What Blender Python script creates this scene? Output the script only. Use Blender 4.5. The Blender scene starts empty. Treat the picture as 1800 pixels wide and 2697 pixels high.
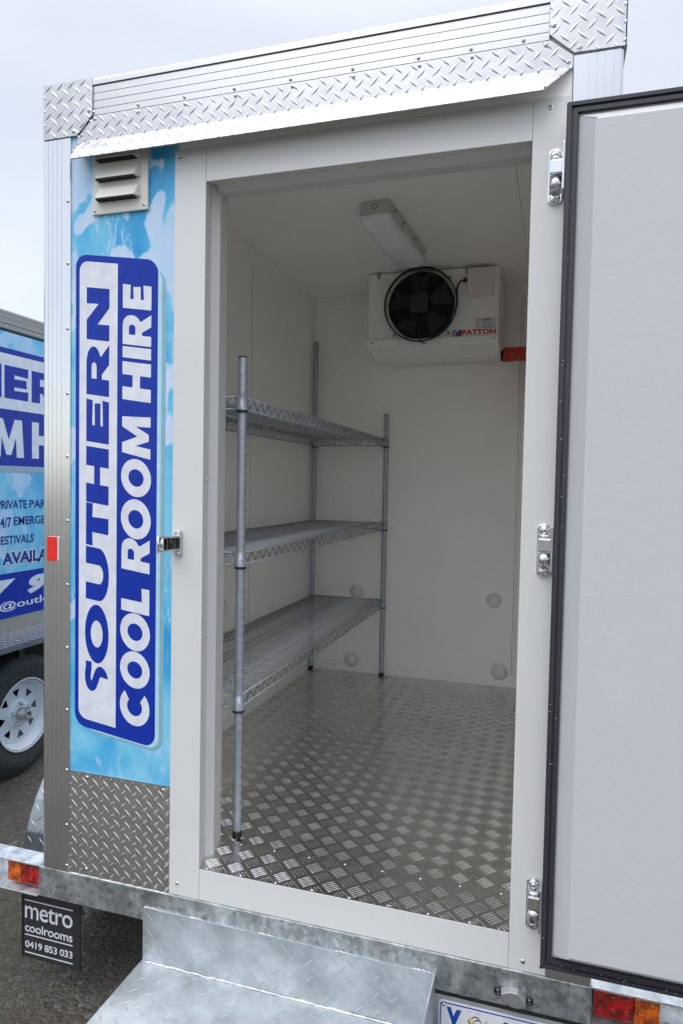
import bpy, math, random
from mathutils import Vector, Matrix
R = math.radians
random.seed(7)
S = bpy.context.scene
COL = S.collection

# ---------------------------------------------------------------- camera
cam_d = bpy.data.cameras.new("camera")
cam = bpy.data.objects.new("camera", cam_d)
COL.objects.link(cam)
_r = Vector((0.956, 0.293, 0.019)); _f = Vector((-0.2923, 0.9554, -0.0411)).normalized()
YAW, PITCH, ROLL = 0.2968, -0.0411, 0.0187
f = Vector((-math.sin(YAW)*math.cos(PITCH), math.cos(YAW)*math.cos(PITCH), math.sin(PITCH)))
r = f.cross(Vector((0, 0, 1))).normalized(); u = r.cross(f)
r2 = r*math.cos(ROLL)+u*math.sin(ROLL); u2 = u*math.cos(ROLL)-r*math.sin(ROLL)
M = Matrix((r2, u2, -f)).transposed().to_4x4()
M.translation = Vector((1.4235, -1.6615, 1.6091))
cam.matrix_world = M
cam_d.sensor_fit = 'VERTICAL'; cam_d.sensor_height = 36.0
cam_d.lens = 1560.8/2349.4*36.0
cam_d.clip_start = 0.02; cam_d.clip_end = 2000
S.camera = cam

# ---------------------------------------------------------------- world: overcast daylight
W = bpy.data.worlds.new("World"); S.world = W; W.use_nodes = True
wt = W.node_tree; wn = wt.nodes; wl = wt.links; wn.clear()
SUN_EL, SUN_AZ = R(56), R(205)
out = wn.new('ShaderNodeOutputWorld')
sky = wn.new('ShaderNodeTexSky'); sky.sky_type = 'NISHITA'; sky.sun_disc = False
sky.sun_elevation = SUN_EL; sky.sun_rotation = SUN_AZ
bg1 = wn.new('ShaderNodeBackground'); bg1.inputs[1].default_value = 0.05
wl.new(sky.outputs[0], bg1.inputs[0])
tc = wn.new('ShaderNodeTexCoord')
sep = wn.new('ShaderNodeSeparateXYZ'); wl.new(tc.outputs['Generated'], sep.inputs[0])
mp = wn.new('ShaderNodeMapping'); mp.inputs['Scale'].default_value = (1, 1, 2.4); mp.inputs['Rotation'].default_value = (0.3, 0.2, 0.6)
wl.new(tc.outputs['Generated'], mp.inputs[0])
nz = wn.new('ShaderNodeTexNoise'); nz.inputs['Scale'].default_value = 2.1; nz.inputs['Detail'].default_value = 5; nz.inputs['Roughness'].default_value = 0.5
wl.new(mp.outputs[0], nz.inputs[0])
cr = wn.new('ShaderNodeValToRGB')
cr.color_ramp.elements[0].position = 0.33; cr.color_ramp.elements[0].color = (0.755, 0.782, 0.82, 1)
cr.color_ramp.elements[1].position = 0.6; cr.color_ramp.elements[1].color = (0.88, 0.89, 0.915, 1)
wl.new(nz.outputs[0], cr.inputs[0])
mr = wn.new('ShaderNodeMapRange'); mr.interpolation_type = 'SMOOTHSTEP'
mr.inputs[1].default_value = 0.52; mr.inputs[2].default_value = 0.90
mr.inputs[3].default_value = 0.63; mr.inputs[4].default_value = 2.25
wl.new(sep.outputs[2], mr.inputs[0])
bg2 = wn.new('ShaderNodeBackground'); wl.new(cr.outputs[0], bg2.inputs[0]); wl.new(mr.outputs[0], bg2.inputs[1])
add = wn.new('ShaderNodeAddShader'); wl.new(bg1.outputs[0], add.inputs[0]); wl.new(bg2.outputs[0], add.inputs[1])
wl.new(add.outputs[0], out.inputs[0])

sun_d = bpy.data.lights.new("sun", 'SUN'); sun_d.energy = 0.75; sun_d.angle = R(50); sun_d.color = (1.0, 0.97, 0.93)
sun = bpy.data.objects.new("sun", sun_d); COL.objects.link(sun)
sd = Vector((math.sin(SUN_AZ)*math.cos(SUN_EL), math.cos(SUN_AZ)*math.cos(SUN_EL), math.sin(SUN_EL)))
sun.rotation_euler = (-sd).to_track_quat('-Z', 'Y').to_euler()
S.view_settings.view_transform = 'Standard'; S.view_settings.look = 'None'
S.view_settings.exposure = 0.43; S.view_settings.gamma = 1.0
S.cycles.max_bounces = 10; S.cycles.diffuse_bounces = 9; S.cycles.glossy_bounces = 5
S.cycles.use_denoising = True
S.cycles.caustics_reflective = True

# ---------------------------------------------------------------- material helpers
class NT:
    def __init__(s, name):
        s.m = bpy.data.materials.new(name); s.m.use_nodes = True
        s.t = s.m.node_tree; s.b = s.t.nodes['Principled BSDF']
    def n(s, k): return s.t.nodes.new(k)
    def l(s, a, b): s.t.links.new(a, b)
    def put(s, sock, v):
        if isinstance(v, (int, float)): sock.default_value = v
        elif isinstance(v, tuple): sock.default_value = v if len(v) == 4 or len(v) == 3 and sock.type == 'VECTOR' else (*v, 1)
        else: s.l(v, sock)
    def ma(s, op, a, b=0.0, c=0.0, clamp=False):
        q = s.n('ShaderNodeMath'); q.operation = op; q.use_clamp = clamp
        s.put(q.inputs[0], a); s.put(q.inputs[1], b)
        if op in ('MULTIPLY_ADD', 'SMOOTH_MIN', 'WRAP'): s.put(q.inputs[2], c)
        return q.outputs[0]
    def uv(s):
        q = s.n('ShaderNodeUVMap'); q.uv_map = 'uv'
        p = s.n('ShaderNodeSeparateXYZ'); s.l(q.outputs[0], p.inputs[0]); return q.outputs[0], p.outputs[0], p.outputs[1]
    def obj(s):
        return s.n('ShaderNodeTexCoord').outputs['Object']
    def map(s, vec, scale=(1, 1, 1), loc=(0, 0, 0), rot=(0, 0, 0)):
        q = s.n('ShaderNodeMapping'); s.l(vec, q.inputs[0])
        q.inputs['Scale'].default_value = scale; q.inputs['Location'].default_value = loc; q.inputs['Rotation'].default_value = rot
        return q.outputs[0]
    def noise(s, vec, scale, detail=4, rough=0.5, dist=0.0):
        q = s.n('ShaderNodeTexNoise'); s.l(vec, q.inputs[0])
        q.inputs['Scale'].default_value = scale; q.inputs['Detail'].default_value = detail
        q.inputs['Roughness'].default_value = rough; q.inputs['Distortion'].default_value = dist
        return q.outputs[0]
    def ramp(s, v, stops):
        q = s.n('ShaderNodeValToRGB'); s.l(v, q.inputs[0]); e = q.color_ramp.elements
        while len(e) < len(stops): e.new(0.5)
        for i, (p, c) in enumerate(stops):
            e[i].position = p; e[i].color = (*c, 1) if isinstance(c, tuple) else (c, c, c, 1)
        return q.outputs[0]
    def mix(s, f, a, b, mode='MIX'):
        q = s.n('ShaderNodeMix'); q.data_type = 'RGBA'; q.blend_type = mode
        s.put(q.inputs[0], f); s.put(q.inputs[6], a); s.put(q.inputs[7], b); return q.outputs[2]
    def bump(s, h, dist, strength=1.0, prev=None):
        q = s.n('ShaderNodeBump'); q.inputs['Distance'].default_value = dist; q.inputs['Strength'].default_value = strength
        s.l(h, q.inputs['Height'])
        if prev is not None: s.l(prev, q.inputs['Normal'])
        return q.outputs[0]
    def set(s, **k):
        for a, v in k.items():
            nm = {'base': 'Base Color', 'rough': 'Roughness', 'metal': 'Metallic', 'normal': 'Normal', 'coat': 'Coat Weight',
                  'spec': 'Specular IOR Level', 'alpha': 'Alpha', 'emit': 'Emission Color', 'emits': 'Emission Strength',
                  'trans': 'Transmission Weight', 'coatr': 'Coat Roughness', 'aniso': 'Anisotropic'}[a]
            s.put(s.b.inputs[nm], v)
        return s.m

def paint(name, col, rough=0.35, var=0.05, scale=3.0, bumpy=0.0):
    t = NT(name); o = t.obj(); n = t.noise(o, scale, 5, 0.6)
    lo = tuple(c*(1-var) for c in col); hi = tuple(min(1, c*(1+var)) for c in col)
    c = t.ramp(n, [(0.3, lo), (0.7, hi)])
    # faint scuffs and marks
    s2 = t.noise(t.map(o, (1, 1, 0.35)), 38, 3, 0.7)
    c = t.mix(t.ramp(s2, [(0.74, 0.0), (0.80, 0.05)]), c, tuple(x*0.6 for x in col))
    rr = t.ramp(t.noise(o, 9, 4, 0.6), [(0.3, rough*0.8), (0.7, rough*1.25)])
    t.set(base=c, rough=rr)
    if bumpy: t.set(normal=t.bump(t.noise(o, 60, 2), bumpy))
    return t.m

def plain(name, col, rough=0.5, metal=0.0, **k):
    t = NT(name); o = t.obj(); n = t.noise(o, 25, 3)
    c = t.ramp(n, [(0.3, tuple(x*0.9 for x in col)), (0.7, tuple(min(1, x*1.08) for x in col))])
    return t.set(base=c, rough=rough, metal=metal, **k)

def diamond(name, base, rough, metal, galv=0.0, brush=0.3):
    t = NT(name); vec, U, V = t.uv()
    n = t.noise(t.map(vec, (1, 1, 1)), 9, 5, 0.65)
    c = t.ramp(n, [(0.3, tuple(x*(0.9-galv*0.25) for x in base)), (0.7, tuple(min(1, x*(1.06+galv*0.1)) for x in base))])
    rr = t.ramp(t.noise(vec, 30, 4, 0.6), [(0.3, rough*0.8), (0.7, rough*1.2)])
    fine = t.noise(t.map(vec, (400, 30, 1)), 1.0, 3, 0.6)
    nb = t.bump(fine, 0.0002, brush)
    nb = t.bump(t.noise(vec, 7, 3), 0.004, 0.3, nb)
    if galv: nb = t.bump(t.noise(vec, 60, 4, 0.7), 0.0015, 0.3*galv, nb)
    t.set(base=c, rough=rr, metal=metal, normal=nb)
    return t.m

def five_bar(name):
    t = NT(name); vec, U, V = t.uv()
    n = t.noise(vec, 5, 5, 0.6)
    c = t.ramp(n, [(0.3, (0.66, 0.64, 0.61)), (0.7, (0.80, 0.78, 0.745))])
    dirt = t.ramp(t.noise(vec, 3.3, 6, 0.7), [(0.52, 0.0), (0.74, 0.5)])
    c = t.mix(dirt, c, (0.36, 0.33, 0.29))
    spk = t.noise(vec, 48, 3, 0.6)
    c = t.mix(t.ramp(spk, [(0.73, 0.0), (0.77, 0.6)]), c, (0.16, 0.13, 0.10))
    rr = t.ramp(t.noise(vec, 12, 5, 0.65), [(0.3, 0.15), (0.7, 0.27)])
    nb = t.bump(t.noise(t.map(vec, (25, 300, 1)), 1.0, 3), 0.0002, 0.2)
    nb = t.bump(t.noise(vec, 5, 2), 0.004, 0.3, nb)
    t.set(base=c, rough=rr, metal=1.0, normal=nb)
    return t.m

def brushed(name, base=(0.74, 0.75, 0.76), rough=0.24, horiz=False):
    t = NT(name); vec, U, V = t.uv()
    sc = (20, 600, 1) if horiz else (600, 20, 1)
    n = t.noise(t.map(vec, sc), 1.0, 4, 0.6)
    big = t.noise(t.map(vec, (5, 2, 1) if not horiz else (2, 5, 1)), 2.0, 5, 0.6)
    c = t.ramp(big, [(0.3, tuple(x*0.93 for x in base)), (0.7, base)])
    spots = t.noise(vec, 220, 3, 0.7)
    c = t.mix(t.ramp(spots, [(0.7, 0.0), (0.8, 0.25)]), c, (0.93, 0.93, 0.95))
    rr = t.ramp(n, [(0.2, rough*0.85), (0.8, rough*1.15)])
    t.set(base=c, rough=rr, metal=1.0, normal=t.bump(n, 0.0002, 0.05))
    return t.m

def galvanised(name, base=(0.47, 0.50, 0.52), rough=0.42, metal=0.85):
    t = NT(name); vec, U, V = t.uv()
    vo = t.n('ShaderNodeTexVoronoi'); t.l(t.map(vec, (1, 1, 1)), vo.inputs[0]); vo.inputs['Scale'].default_value = 70
    big = t.noise(t.map(vec, (1.6, 0.8, 1)), 9, 6, 0.65, 0.6)
    c = t.ramp(big, [(0.28, tuple(x*0.62 for x in base)), (0.55, base), (0.72, tuple(min(1, x*1.5) for x in base))])
    spg = t.n('ShaderNodeRGBToBW'); t.l(vo.outputs['Color'], spg.inputs[0]); sp = t.mix(0.34, c, spg.outputs[0], 'OVERLAY')
    runs = t.noise(t.map(vec, (60, 4, 1)), 1.0, 4, 0.6)
    sp = t.mix(t.ramp(runs, [(0.60, 0.0), (0.75, 0.45)]), sp, (0.78, 0.80, 0.82))
    rr = t.ramp(t.noise(vec, 20, 4), [(0.3, rough*0.7), (0.7, rough*1.25)])
    nb = t.bump(t.noise(vec, 35, 5, 0.7), 0.003, 0.22)
    t.set(base=sp, rough=rr, metal=metal, normal=nb)
    return t.m

def ice(name, seed=0.0, light=0.0):
    t = NT(name); vec, U, V = t.uv()
    v = t.map(vec, (1, 1, 1), (seed, seed*1.7, 0))
    base = t.noise(t.map(v, (5, 3.2, 1)), 1.0, 4, 0.55, 0.8)
    c = t.ramp(base, [(0.28, (0.03, 0.30, 0.62)), (0.42, (0.08, 0.42, 0.71)), (0.56, (0.19, 0.54, 0.76)), (0.72, (0.33, 0.62, 0.79))])
    shp = t.noise(t.map(v, (7.5, 4.2, 1), (3.3, 0.4, 0)), 1.0, 2.5, 0.42, 0.35)
    hgt = t.ma('MULTIPLY', t.ma('SUBTRACT', V, 1.9), 0.06)
    m = t.ramp(t.ma('ADD', shp, hgt), [(0.545, 0.0), (0.558, 1.0)])
    pale = t.ramp(t.noise(t.map(v, (9, 4, 1)), 1.0, 5, 0.6, 1.0), [(0.35, (0.36, 0.58, 0.80)), (0.62, (0.56, 0.66, 0.82))])
    c = t.mix(m, c, pale)
    st = t.noise(t.map(v, (44, 13, 1)), 1.0, 6, 0.7, 1.4)
    gate = t.ramp(t.noise(t.map(v, (9, 5, 1), (7, 2, 0)), 1.0, 2), [(0.45, 0.0), (0.6, 1.0)])
    c = t.mix(t.ma('MULTIPLY', gate, t.ramp(st, [(0.50, 0.0), (0.66, 0.55)])), c, (0.66, 0.80, 0.90))
    if light: c = t.mix(light, c, (0.20, 0.55, 0.80))
    t.set(base=c, rough=0.28, spec=0.3)
    return t.m

M_ = {}
M_['frame'] = paint('white_powder_coat', (0.64, 0.643, 0.637), 0.38, 0.02)
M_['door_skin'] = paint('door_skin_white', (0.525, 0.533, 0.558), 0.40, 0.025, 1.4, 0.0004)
M_['inner'] = paint('coolroom_panel_white', (0.935, 0.92, 0.885), 0.45, 0.03, 1.5)
M_['trim'] = paint('inner_trim_white', (0.92, 0.915, 0.89), 0.35, 0.02)
M_['evap'] = paint('evaporator_white', (0.90, 0.885, 0.86), 0.5, 0.02)
M_['jbox'] = paint('junction_box_cream', (0.74, 0.68, 0.63), 0.4, 0.02)
M_['vent'] = paint('vent_cream_plastic', (0.60, 0.60, 0.55), 0.4, 0.03)
M_['alu'] = brushed('brushed_aluminium', (0.72, 0.73, 0.745), 0.18)
M_['alu_h'] = brushed('brushed_aluminium_rail', (0.54, 0.545, 0.56), 0.36, True)
M_['dia'] = diamond('diamond_plate_aluminium', (0.80, 0.79, 0.775), 0.22, 1.0)
M_['dia_cap'] = diamond('diamond_plate_bright', (0.52, 0.525, 0.54), 0.30, 1.0)
M_['dia_galv'] = diamond('diamond_plate_galvanised', (0.50, 0.545, 0.57), 0.42, 0.6, galv=1.0)
M_['dia_fender'] = diamond('diamond_plate_mudguard', (0.30, 0.33, 0.36), 0.30, 0.9, galv=0.5)
M_['dia_dark'] = diamond('diamond_plate_darkened', (0.42, 0.40, 0.38), 0.34, 1.0)  # base colour darkened to offset the bright mudguard reflection on the side strip
M_['floor'] = five_bar('five_bar_tread_aluminium')
M_['galv'] = galvanised('galvanised_steel')
M_['bar'] = plain('polished_tread_bar', (0.84, 0.835, 0.825), 0.17, 1.0)
M_['galv_light'] = galvanised('galvanised_steel_light', (0.66, 0.69, 0.72), 0.5)
M_['chrome'] = plain('chrome', (0.78, 0.79, 0.80), 0.10, 1.0)
M_['steel'] = plain('zinc_steel', (0.62, 0.63, 0.65), 0.25, 1.0)
M_['post'] = plain('shelf_post_grey_epoxy', (0.40, 0.44, 0.50), 0.42, 0.5)
M_['wire'] = plain('shelf_wire_grey_epoxy', (0.46, 0.48, 0.52), 0.38, 0.6)
M_['black'] = plain('black_plastic', (0.012, 0.012, 0.013), 0.4)
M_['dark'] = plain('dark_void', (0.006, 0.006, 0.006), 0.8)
M_['gasket'] = plain('black_gasket_rubber', (0.035, 0.035, 0.045), 0.38)
M_['rubber'] = plain('mud_flap_rubber', (0.022, 0.023, 0.024), 0.55)
M_['seam'] = plain('panel_seam_sealant', (0.48, 0.47, 0.44), 0.6)
M_['blue'] = plain('print_royal_blue', (0.008, 0.034, 0.34), 0.24, spec=0.22)
M_['navy'] = plain('print_navy', (0.02, 0.03, 0.22), 0.30, spec=0.22)
M_['white_print'] = plain('print_white', (0.68, 0.70, 0.77), 0.30)
M_['teal'] = plain('print_teal_shadow', (0.22, 0.42, 0.52), 0.30)
M_['pale'] = plain('print_pale_cyan', (0.42, 0.66, 0.78), 0.30)
M_['ice'] = ice('print_ice_graphic', 0.0)
M_['ice2'] = ice('print_ice_graphic_side', 3.1, 0.25)
M_['white'] = plain('white_plastic', (0.72, 0.72, 0.70), 0.25)
M_['diffuser'] = paint('light_diffuser_polycarbonate', (0.80, 0.82, 0.86), 0.22, 0.02, 2.0)
M_['lamp_base'] = paint('light_base_grey', (0.58, 0.58, 0.56), 0.45, 0.02)
M_['red_refl'] = plain('red_reflector', (0.80, 0.012, 0.008), 0.2, coat=1.0)
M_['rim'] = paint('wheel_rim_white_paint', (0.84, 0.87, 0.92), 0.3, 0.02)
M_['hub'] = plain('hub_steel', (0.42, 0.43, 0.44), 0.45, 0.8)
M_['hose'] = None
M_['plate_blue'] = plain('plate_blue_paint', (0.006, 0.06, 0.36), 0.35)
M_['plate_white'] = plain('plate_white_paint', (0.68, 0.69, 0.72), 0.35)
M_['gold'] = plain('plate_gold_paint', (0.42, 0.27, 0.03), 0.4)
M_['logo_red'] = plain('print_red', (0.66, 0.06, 0.02), 0.35)
t = NT('red_tape_hose'); o = t.obj(); wv = t.n('ShaderNodeTexWave'); wv.bands_direction = 'X'; t.l(o, wv.inputs[0])
wv.inputs['Scale'].default_value = 22; wv.inputs['Distortion'].default_value = 3.0; wv.inputs['Detail'].default_value = 2
M_['hose'] = t.set(base=t.ramp(wv.outputs[0], [(0.2, (0.45, 0.03, 0.02)), (0.8, (0.62, 0.06, 0.04))]), rough=0.35, normal=t.bump(wv.outputs[0], 0.004, 0.8))
t = NT('tyre_rubber'); o = t.obj(); n = t.noise(o, 60, 4, 0.7)
M_['tyre'] = t.set(base=t.ramp(n, [(0.3, (0.028, 0.028, 0.029)), (0.75, (0.08, 0.08, 0.08))]), rough=0.62, normal=t.bump(n, 0.002, 0.5))
def lens(name, col, dark):
    t = NT(name); o = t.obj(); n = t.noise(o, 45, 4, 0.6); v = t.n('ShaderNodeTexVoronoi'); t.l(o, v.inputs[0]); v.inputs['Scale'].default_value = 38
    c = t.mix(t.ramp(n, [(0.4, 0.0), (0.62, 1.0)]), dark, col)
    return t.set(base=c, rough=0.08, coat=1.0, normal=t.bump(v.outputs[0], 0.004, 0.5))
M_['lens_red'] = lens('lens_red', (0.50, 0.006, 0.006), (0.13, 0.004, 0.004))
M_['lens_amber'] = lens('lens_amber', (0.85, 0.16, 0.005), (0.25, 0.04, 0.003))
# wet gravelly asphalt
t = NT('gravel_ground'); tcg = t.n('ShaderNodeTexCoord'); o = tcg.outputs['Object']
v1 = t.n('ShaderNodeTexVoronoi'); t.l(o, v1.inputs[0]); v1.inputs['Scale'].default_value = 62
v2 = t.n('ShaderNodeTexVoronoi'); t.l(o, v2.inputs[0]); v2.inputs['Scale'].default_value = 150
n1 = t.noise(o, 1.7, 6, 0.65); n2 = t.noise(o, 34, 7, 0.8); n3 = t.noise(o, 12, 5, 0.7)
hsv = t.n('ShaderNodeSeparateColor'); t.l(v1.outputs['Color'], hsv.inputs[0])
hs2 = t.n('ShaderNodeSeparateColor'); t.l(v2.outputs['Color'], hs2.inputs[0])
c = t.ramp(n2, [(0.32, (0.045, 0.038, 0.028)), (0.5, (0.15, 0.13, 0.10)), (0.70, (0.38, 0.35, 0.29))])
c2 = t.ramp(hsv.outputs[0], [(0.0, (0.07, 0.065, 0.055)), (0.7, (0.18, 0.165, 0.14)), (0.92, (0.34, 0.33, 0.30)), (1.0, (0.60, 0.60, 0.58))])
c3 = t.ramp(hs2.outputs[1], [(0.0, (0.05, 0.045, 0.035)), (0.8, (0.20, 0.18, 0.15)), (1.0, (0.42, 0.40, 0.37))])
c = t.mix(0.45, c, c2); c = t.mix(0.35, c, c3)
c = t.mix(t.ramp(n1, [(0.38, 0.0), (0.64, 0.7)]), c, t.ramp(n3, [(0.35, (0.055, 0.045, 0.028)), (0.65, (0.15, 0.125, 0.085))]))
hh = t.ma('ADD', t.ma('MULTIPLY', v1.outputs['Distance'], -1.0), t.ma('ADD', t.ma('MULTIPLY', n2, 1.6), t.ma('MULTIPLY', v2.outputs['Distance'], -0.5)))
rr = t.ramp(n1, [(0.35, 0.7), (0.7, 0.45)])
M_['ground'] = t.set(base=c, rough=rr, normal=t.bump(hh, 0.02, 1.0))

# ---------------------------------------------------------------- mesh helpers
WLOC = {}
class MB:
    def __init__(s): s.v = []; s.f = []; s.fm = []; s.sm = []
    def face(s, idx, m=0, smooth=False): s.f.append(tuple(idx)); s.fm.append(m); s.sm.append(smooth)
    def poly(s, pts, m=0, smooth=False):
        b = len(s.v); s.v += [Vector(p) for p in pts]; s.face(range(b, b+len(pts)), m, smooth)
    def box(s, x0, x1, y0, y1, z0, z1, m=0):
        b = len(s.v)
        s.v += [Vector(p) for p in ((x0,y0,z0),(x1,y0,z0),(x1,y1,z0),(x0,y1,z0),(x0,y0,z1),(x1,y0,z1),(x1,y1,z1),(x0,y1,z1))]
        for q in ((0,3,2,1),(4,5,6,7),(0,1,5,4),(1,2,6,5),(2,3,7,6),(3,0,4,7)): s.face([b+i for i in q], m)
        return s
    def hull(s, bot, top, m=0):
        """two loops of equal length joined; bot listed ccw seen from the top loop side"""
        b = len(s.v); n = len(bot); s.v += [Vector(p) for p in bot]+[Vector(p) for p in top]
        s.face([b+i for i in reversed(range(n))], m); s.face([b+n+i for i in range(n)], m)
        for i in range(n):
            j = (i+1) % n; s.face((b+i, b+j, b+n+j, b+n+i), m)
        return s
    def prism(s, prof, axis, a, c, m=0):
        def P(p, t):
            return {'x': (t, p[0], p[1]), 'y': (p[0], t, p[1]), 'z': (p[0], p[1], t)}[axis]
        return s.hull([P(p, a) for p in prof], [P(p, c) for p in prof], m)
    def tube(s, pts, rad, seg=8, m=0, cap=True, closed=False):
        pts = [Vector(p) for p in pts]; n = len(pts); b = len(s.v)
        prev = None
        for i, p in enumerate(pts):
            if closed: d = pts[(i+1) % n]-pts[i-1]
            else: d = pts[min(i+1, n-1)]-pts[max(i-1, 0)]
            d.normalize()
            if prev is None:
                a = d.orthogonal().normalized()
            else:
                a = (prev-d*prev.dot(d)).normalized()
            prev = a; c = d.cross(a)
            rr = rad[i] if isinstance(rad, (list, tuple)) else rad
            for k in range(seg):
                th = 2*math.pi*k/seg; s.v.append(p+(a*math.cos(th)+c*math.sin(th))*rr)
        L = n if closed else n-1
        for i in range(L):
            for k in range(seg):
                k2 = (k+1) % seg; i2 = (i+1) % n
                s.face((b+i*seg+k, b+i*seg+k2, b+i2*seg+k2, b+i2*seg+k), m, True)
        if cap and not closed:
            s.face([b+k for k in reversed(range(seg))], m); s.face([b+(n-1)*seg+k for k in range(seg)], m)
        return s
    def lathe(s, prof, c, axis='x', seg=48, m=0, smooth=True, mats=None):
        """prof = (radius, along axis)"""
        c = Vector(c); b = len(s.v); n = len(prof)
        e1, e2, e3 = {'x': (Vector((1,0,0)), Vector((0,1,0)), Vector((0,0,1))), 'y': (Vector((0,1,0)), Vector((0,0,1)), Vector((1,0,0))), 'z': (Vector((0,0,1)), Vector((1,0,0)), Vector((0,1,0)))}[axis]
        for k in range(seg):
            th = 2*math.pi*k/seg
            for (rr, a) in prof: s.v.append(c+e1*a+(e2*math.cos(th)+e3*math.sin(th))*rr)
        for k in range(seg):
            k2 = (k+1) % seg
            for i in range(n-1):
                s.face((b+k*n+i, b+k2*n+i, b+k2*n+i+1, b+k*n+i+1), mats[i] if mats else m, smooth)
        return s
    def dome(s, c, rad, h, nrm, m=0, seg=10, rings=3, dot=None):
        nrm = Vector(nrm).normalized(); a = nrm.orthogonal().normalized(); d = nrm.cross(a); c = Vector(c); b = len(s.v)
        for i in range(rings):
            ph = i/rings*math.pi/2
            for k in range(seg):
                th = 2*math.pi*k/seg
                s.v.append(c+(a*math.cos(th)+d*math.sin(th))*rad*math.cos(ph)+nrm*h*math.sin(ph))
        s.v.append(c+nrm*h)
        for i in range(rings-1):
            for k in range(seg): s.face((b+i*seg+k, b+i*seg+(k+1) % seg, b+(i+1)*seg+(k+1) % seg, b+(i+1)*seg+k), m, True)
        for k in range(seg): s.face((b+(rings-1)*seg+k, b+(rings-1)*seg+(k+1) % seg, b+rings*seg), m, True)
        if dot is not None:
            s.poly([c+nrm*(h+0.0004)+(a*math.cos(2*math.pi*k/6)+d*math.sin(2*math.pi*k/6))*rad*0.34 for k in range(6)], dot)
        return s
    def ridge(s, pts, W, h, U, V, N, wf, m=0):
        """raised bar along pts (a, b in plate coordinates already turned into points); wf = width/height factors"""
        b = len(s.v)
        for (p, d, k) in pts:
            q = N.cross(d).normalized()
            s.v += [p-q*W*k-N*0.0002, p-q*W*0.5*k+N*h*0.8*k, p+q*W*0.5*k+N*h*0.8*k, p+q*W*k-N*0.0002]
        for i in range(len(pts)-1):
            for j in range(3): s.face((b+i*4+j, b+(i+1)*4+j, b+(i+1)*4+j+1, b+i*4+j+1)[::-1], m, True)
    def treads(s, O, U, V, inside, a0, a1, b0, b1, pitch=0.0362, L=0.0160, W=0.0036, h=0.0017, m=0):
        O, U, V = Vector(O), Vector(U).normalized(), Vector(V).normalized(); N = U.cross(V)
        for kind, (off, sg) in enumerate(((0.0, -1), (0.5, 1))):
            for i in range(int(a0/pitch)-2, int(a1/pitch)+3):
                for j in range(int(b0/pitch)-2, int(b1/pitch)+3):
                    ca, cb = (i+off)*pitch, (j+off)*pitch
                    dx, dy = 0.7071, 0.7071*sg
                    ts = [t/6 for t in range(-6, 7) if inside(ca+dx*L*t/6, cb+dy*L*t/6)]
                    if len(ts) < 4: continue
                    d = U*dx+V*dy; pts = []
                    for t in (ts[0], ts[0]*0.6+ts[-1]*0.4 if ts[0] > -1 else -0.62, (ts[0]+ts[-1])/2, ts[-1]*0.6+ts[0]*0.4 if ts[-1] < 1 else 0.62, ts[-1]):
                        pts.append((O+U*(ca+dx*L*t)+V*(cb+dy*L*t), d, max(0.06, 1-abs(t)**1.7)))
                    s.ridge(pts, W, h, U, V, N, None, m)
    def bars5(s, x0, x1, y0, y1, z, px, py, ox, oy, inside=None, h=0.0020, m=0, mb_=1):
        T = (px+py)/2*0.7071; U, V, N = Vector((1, 0, 0)), Vector((0, 1, 0)), Vector((0, 0, 1)); sp = 0.172*T; Lb = 0.385*T
        for par, off in ((0, 0.0), (1, 0.5)):
            for i in range(int((x0-ox)/px)-1, int((x1-ox)/px)+2):
                for j in range(int((y0-oy)/py)-1, int((y1-oy)/py)+2):
                    cx, cy = ox+(i+off)*px, oy+(j+off)*py
                    al = Vector((0.7071, 0.7071, 0)) if par == 0 else Vector((0.7071, -0.7071, 0)); ac = Vector((0.7071, -0.7071, 0)) if par == 0 else Vector((0.7071, 0.7071, 0))
                    for k in range(-2, 3):
                        pts = []
                        for t in (-1.0, -0.72, -0.25, 0.25, 0.72, 1.0):
                            p = Vector((cx, cy, z))+al*Lb*t+ac*(k*sp+0.0020*(0.45-t*t)*(-1 if par == 0 else 1))
                            if x0 < p.x < x1 and y0 < p.y < y1: pts.append((p, al, (0.25 if abs(t) == 1 else 1.0)))
                        if len(pts) >= 3: s.ridge(pts, 0.0016, h, U, V, N, None, mb_)
    def rivet(s, x, z, y=0.0, r=0.0052, m=1, dot=2): return s.dome((x, y, z), r, 0.0030, (0, -1, 0), m, 10, 3, dot)
    def build(s, name, mats, parent=None, bevel=0.0, seg=2, autosmooth=False):
        if not isinstance(mats, (list, tuple)): mats = [mats]
        lo = Vector((min(v[i] for v in s.v) for i in range(3))); hi = Vector((max(v[i] for v in s.v) for i in range(3)))
        c = (lo+hi)/2
        me = bpy.data.meshes.new(name); me.from_pydata([v-c for v in s.v], [], s.f)
        uvl = me.uv_layers.new(name='uv')
        for p in me.polygons:
            n = p.normal
            if abs(n.z) > 0.92: tg = Vector((1, 0, 0)); bt = Vector((0, 1, 0))
            else:
                tg = Vector((0, 0, 1)).cross(n).normalized(); bt = n.cross(tg)
                if abs(n.z) > 0.3: bt = bt.normalized()
            for li in p.loop_indices:
                q = me.vertices[me.loops[li].vertex_index].co+c
                uvl.data[li].uv = (q.dot(tg), q.dot(bt))
            p.material_index = s.fm[p.index]; p.use_smooth = s.sm[p.index]
        for mm in mats: me.materials.append(mm)
        me.validate(); me.update()
        o = bpy.data.objects.new(name, me); COL.objects.link(o)
        attach(o, c, parent)
        if bevel:
            md = o.modifiers.new('bevel', 'BEVEL'); md.width = bevel; md.segments = seg; md.limit_method = 'ANGLE'; md.angle_limit = R(40)
            md.harden_normals = False
        return o

def attach(o, c, parent):
    c = Vector(c)
    if parent is not None:
        o.parent = parent; o.location = c-WLOC[parent.name]
    else: o.location = c
    WLOC[o.name] = c

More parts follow.
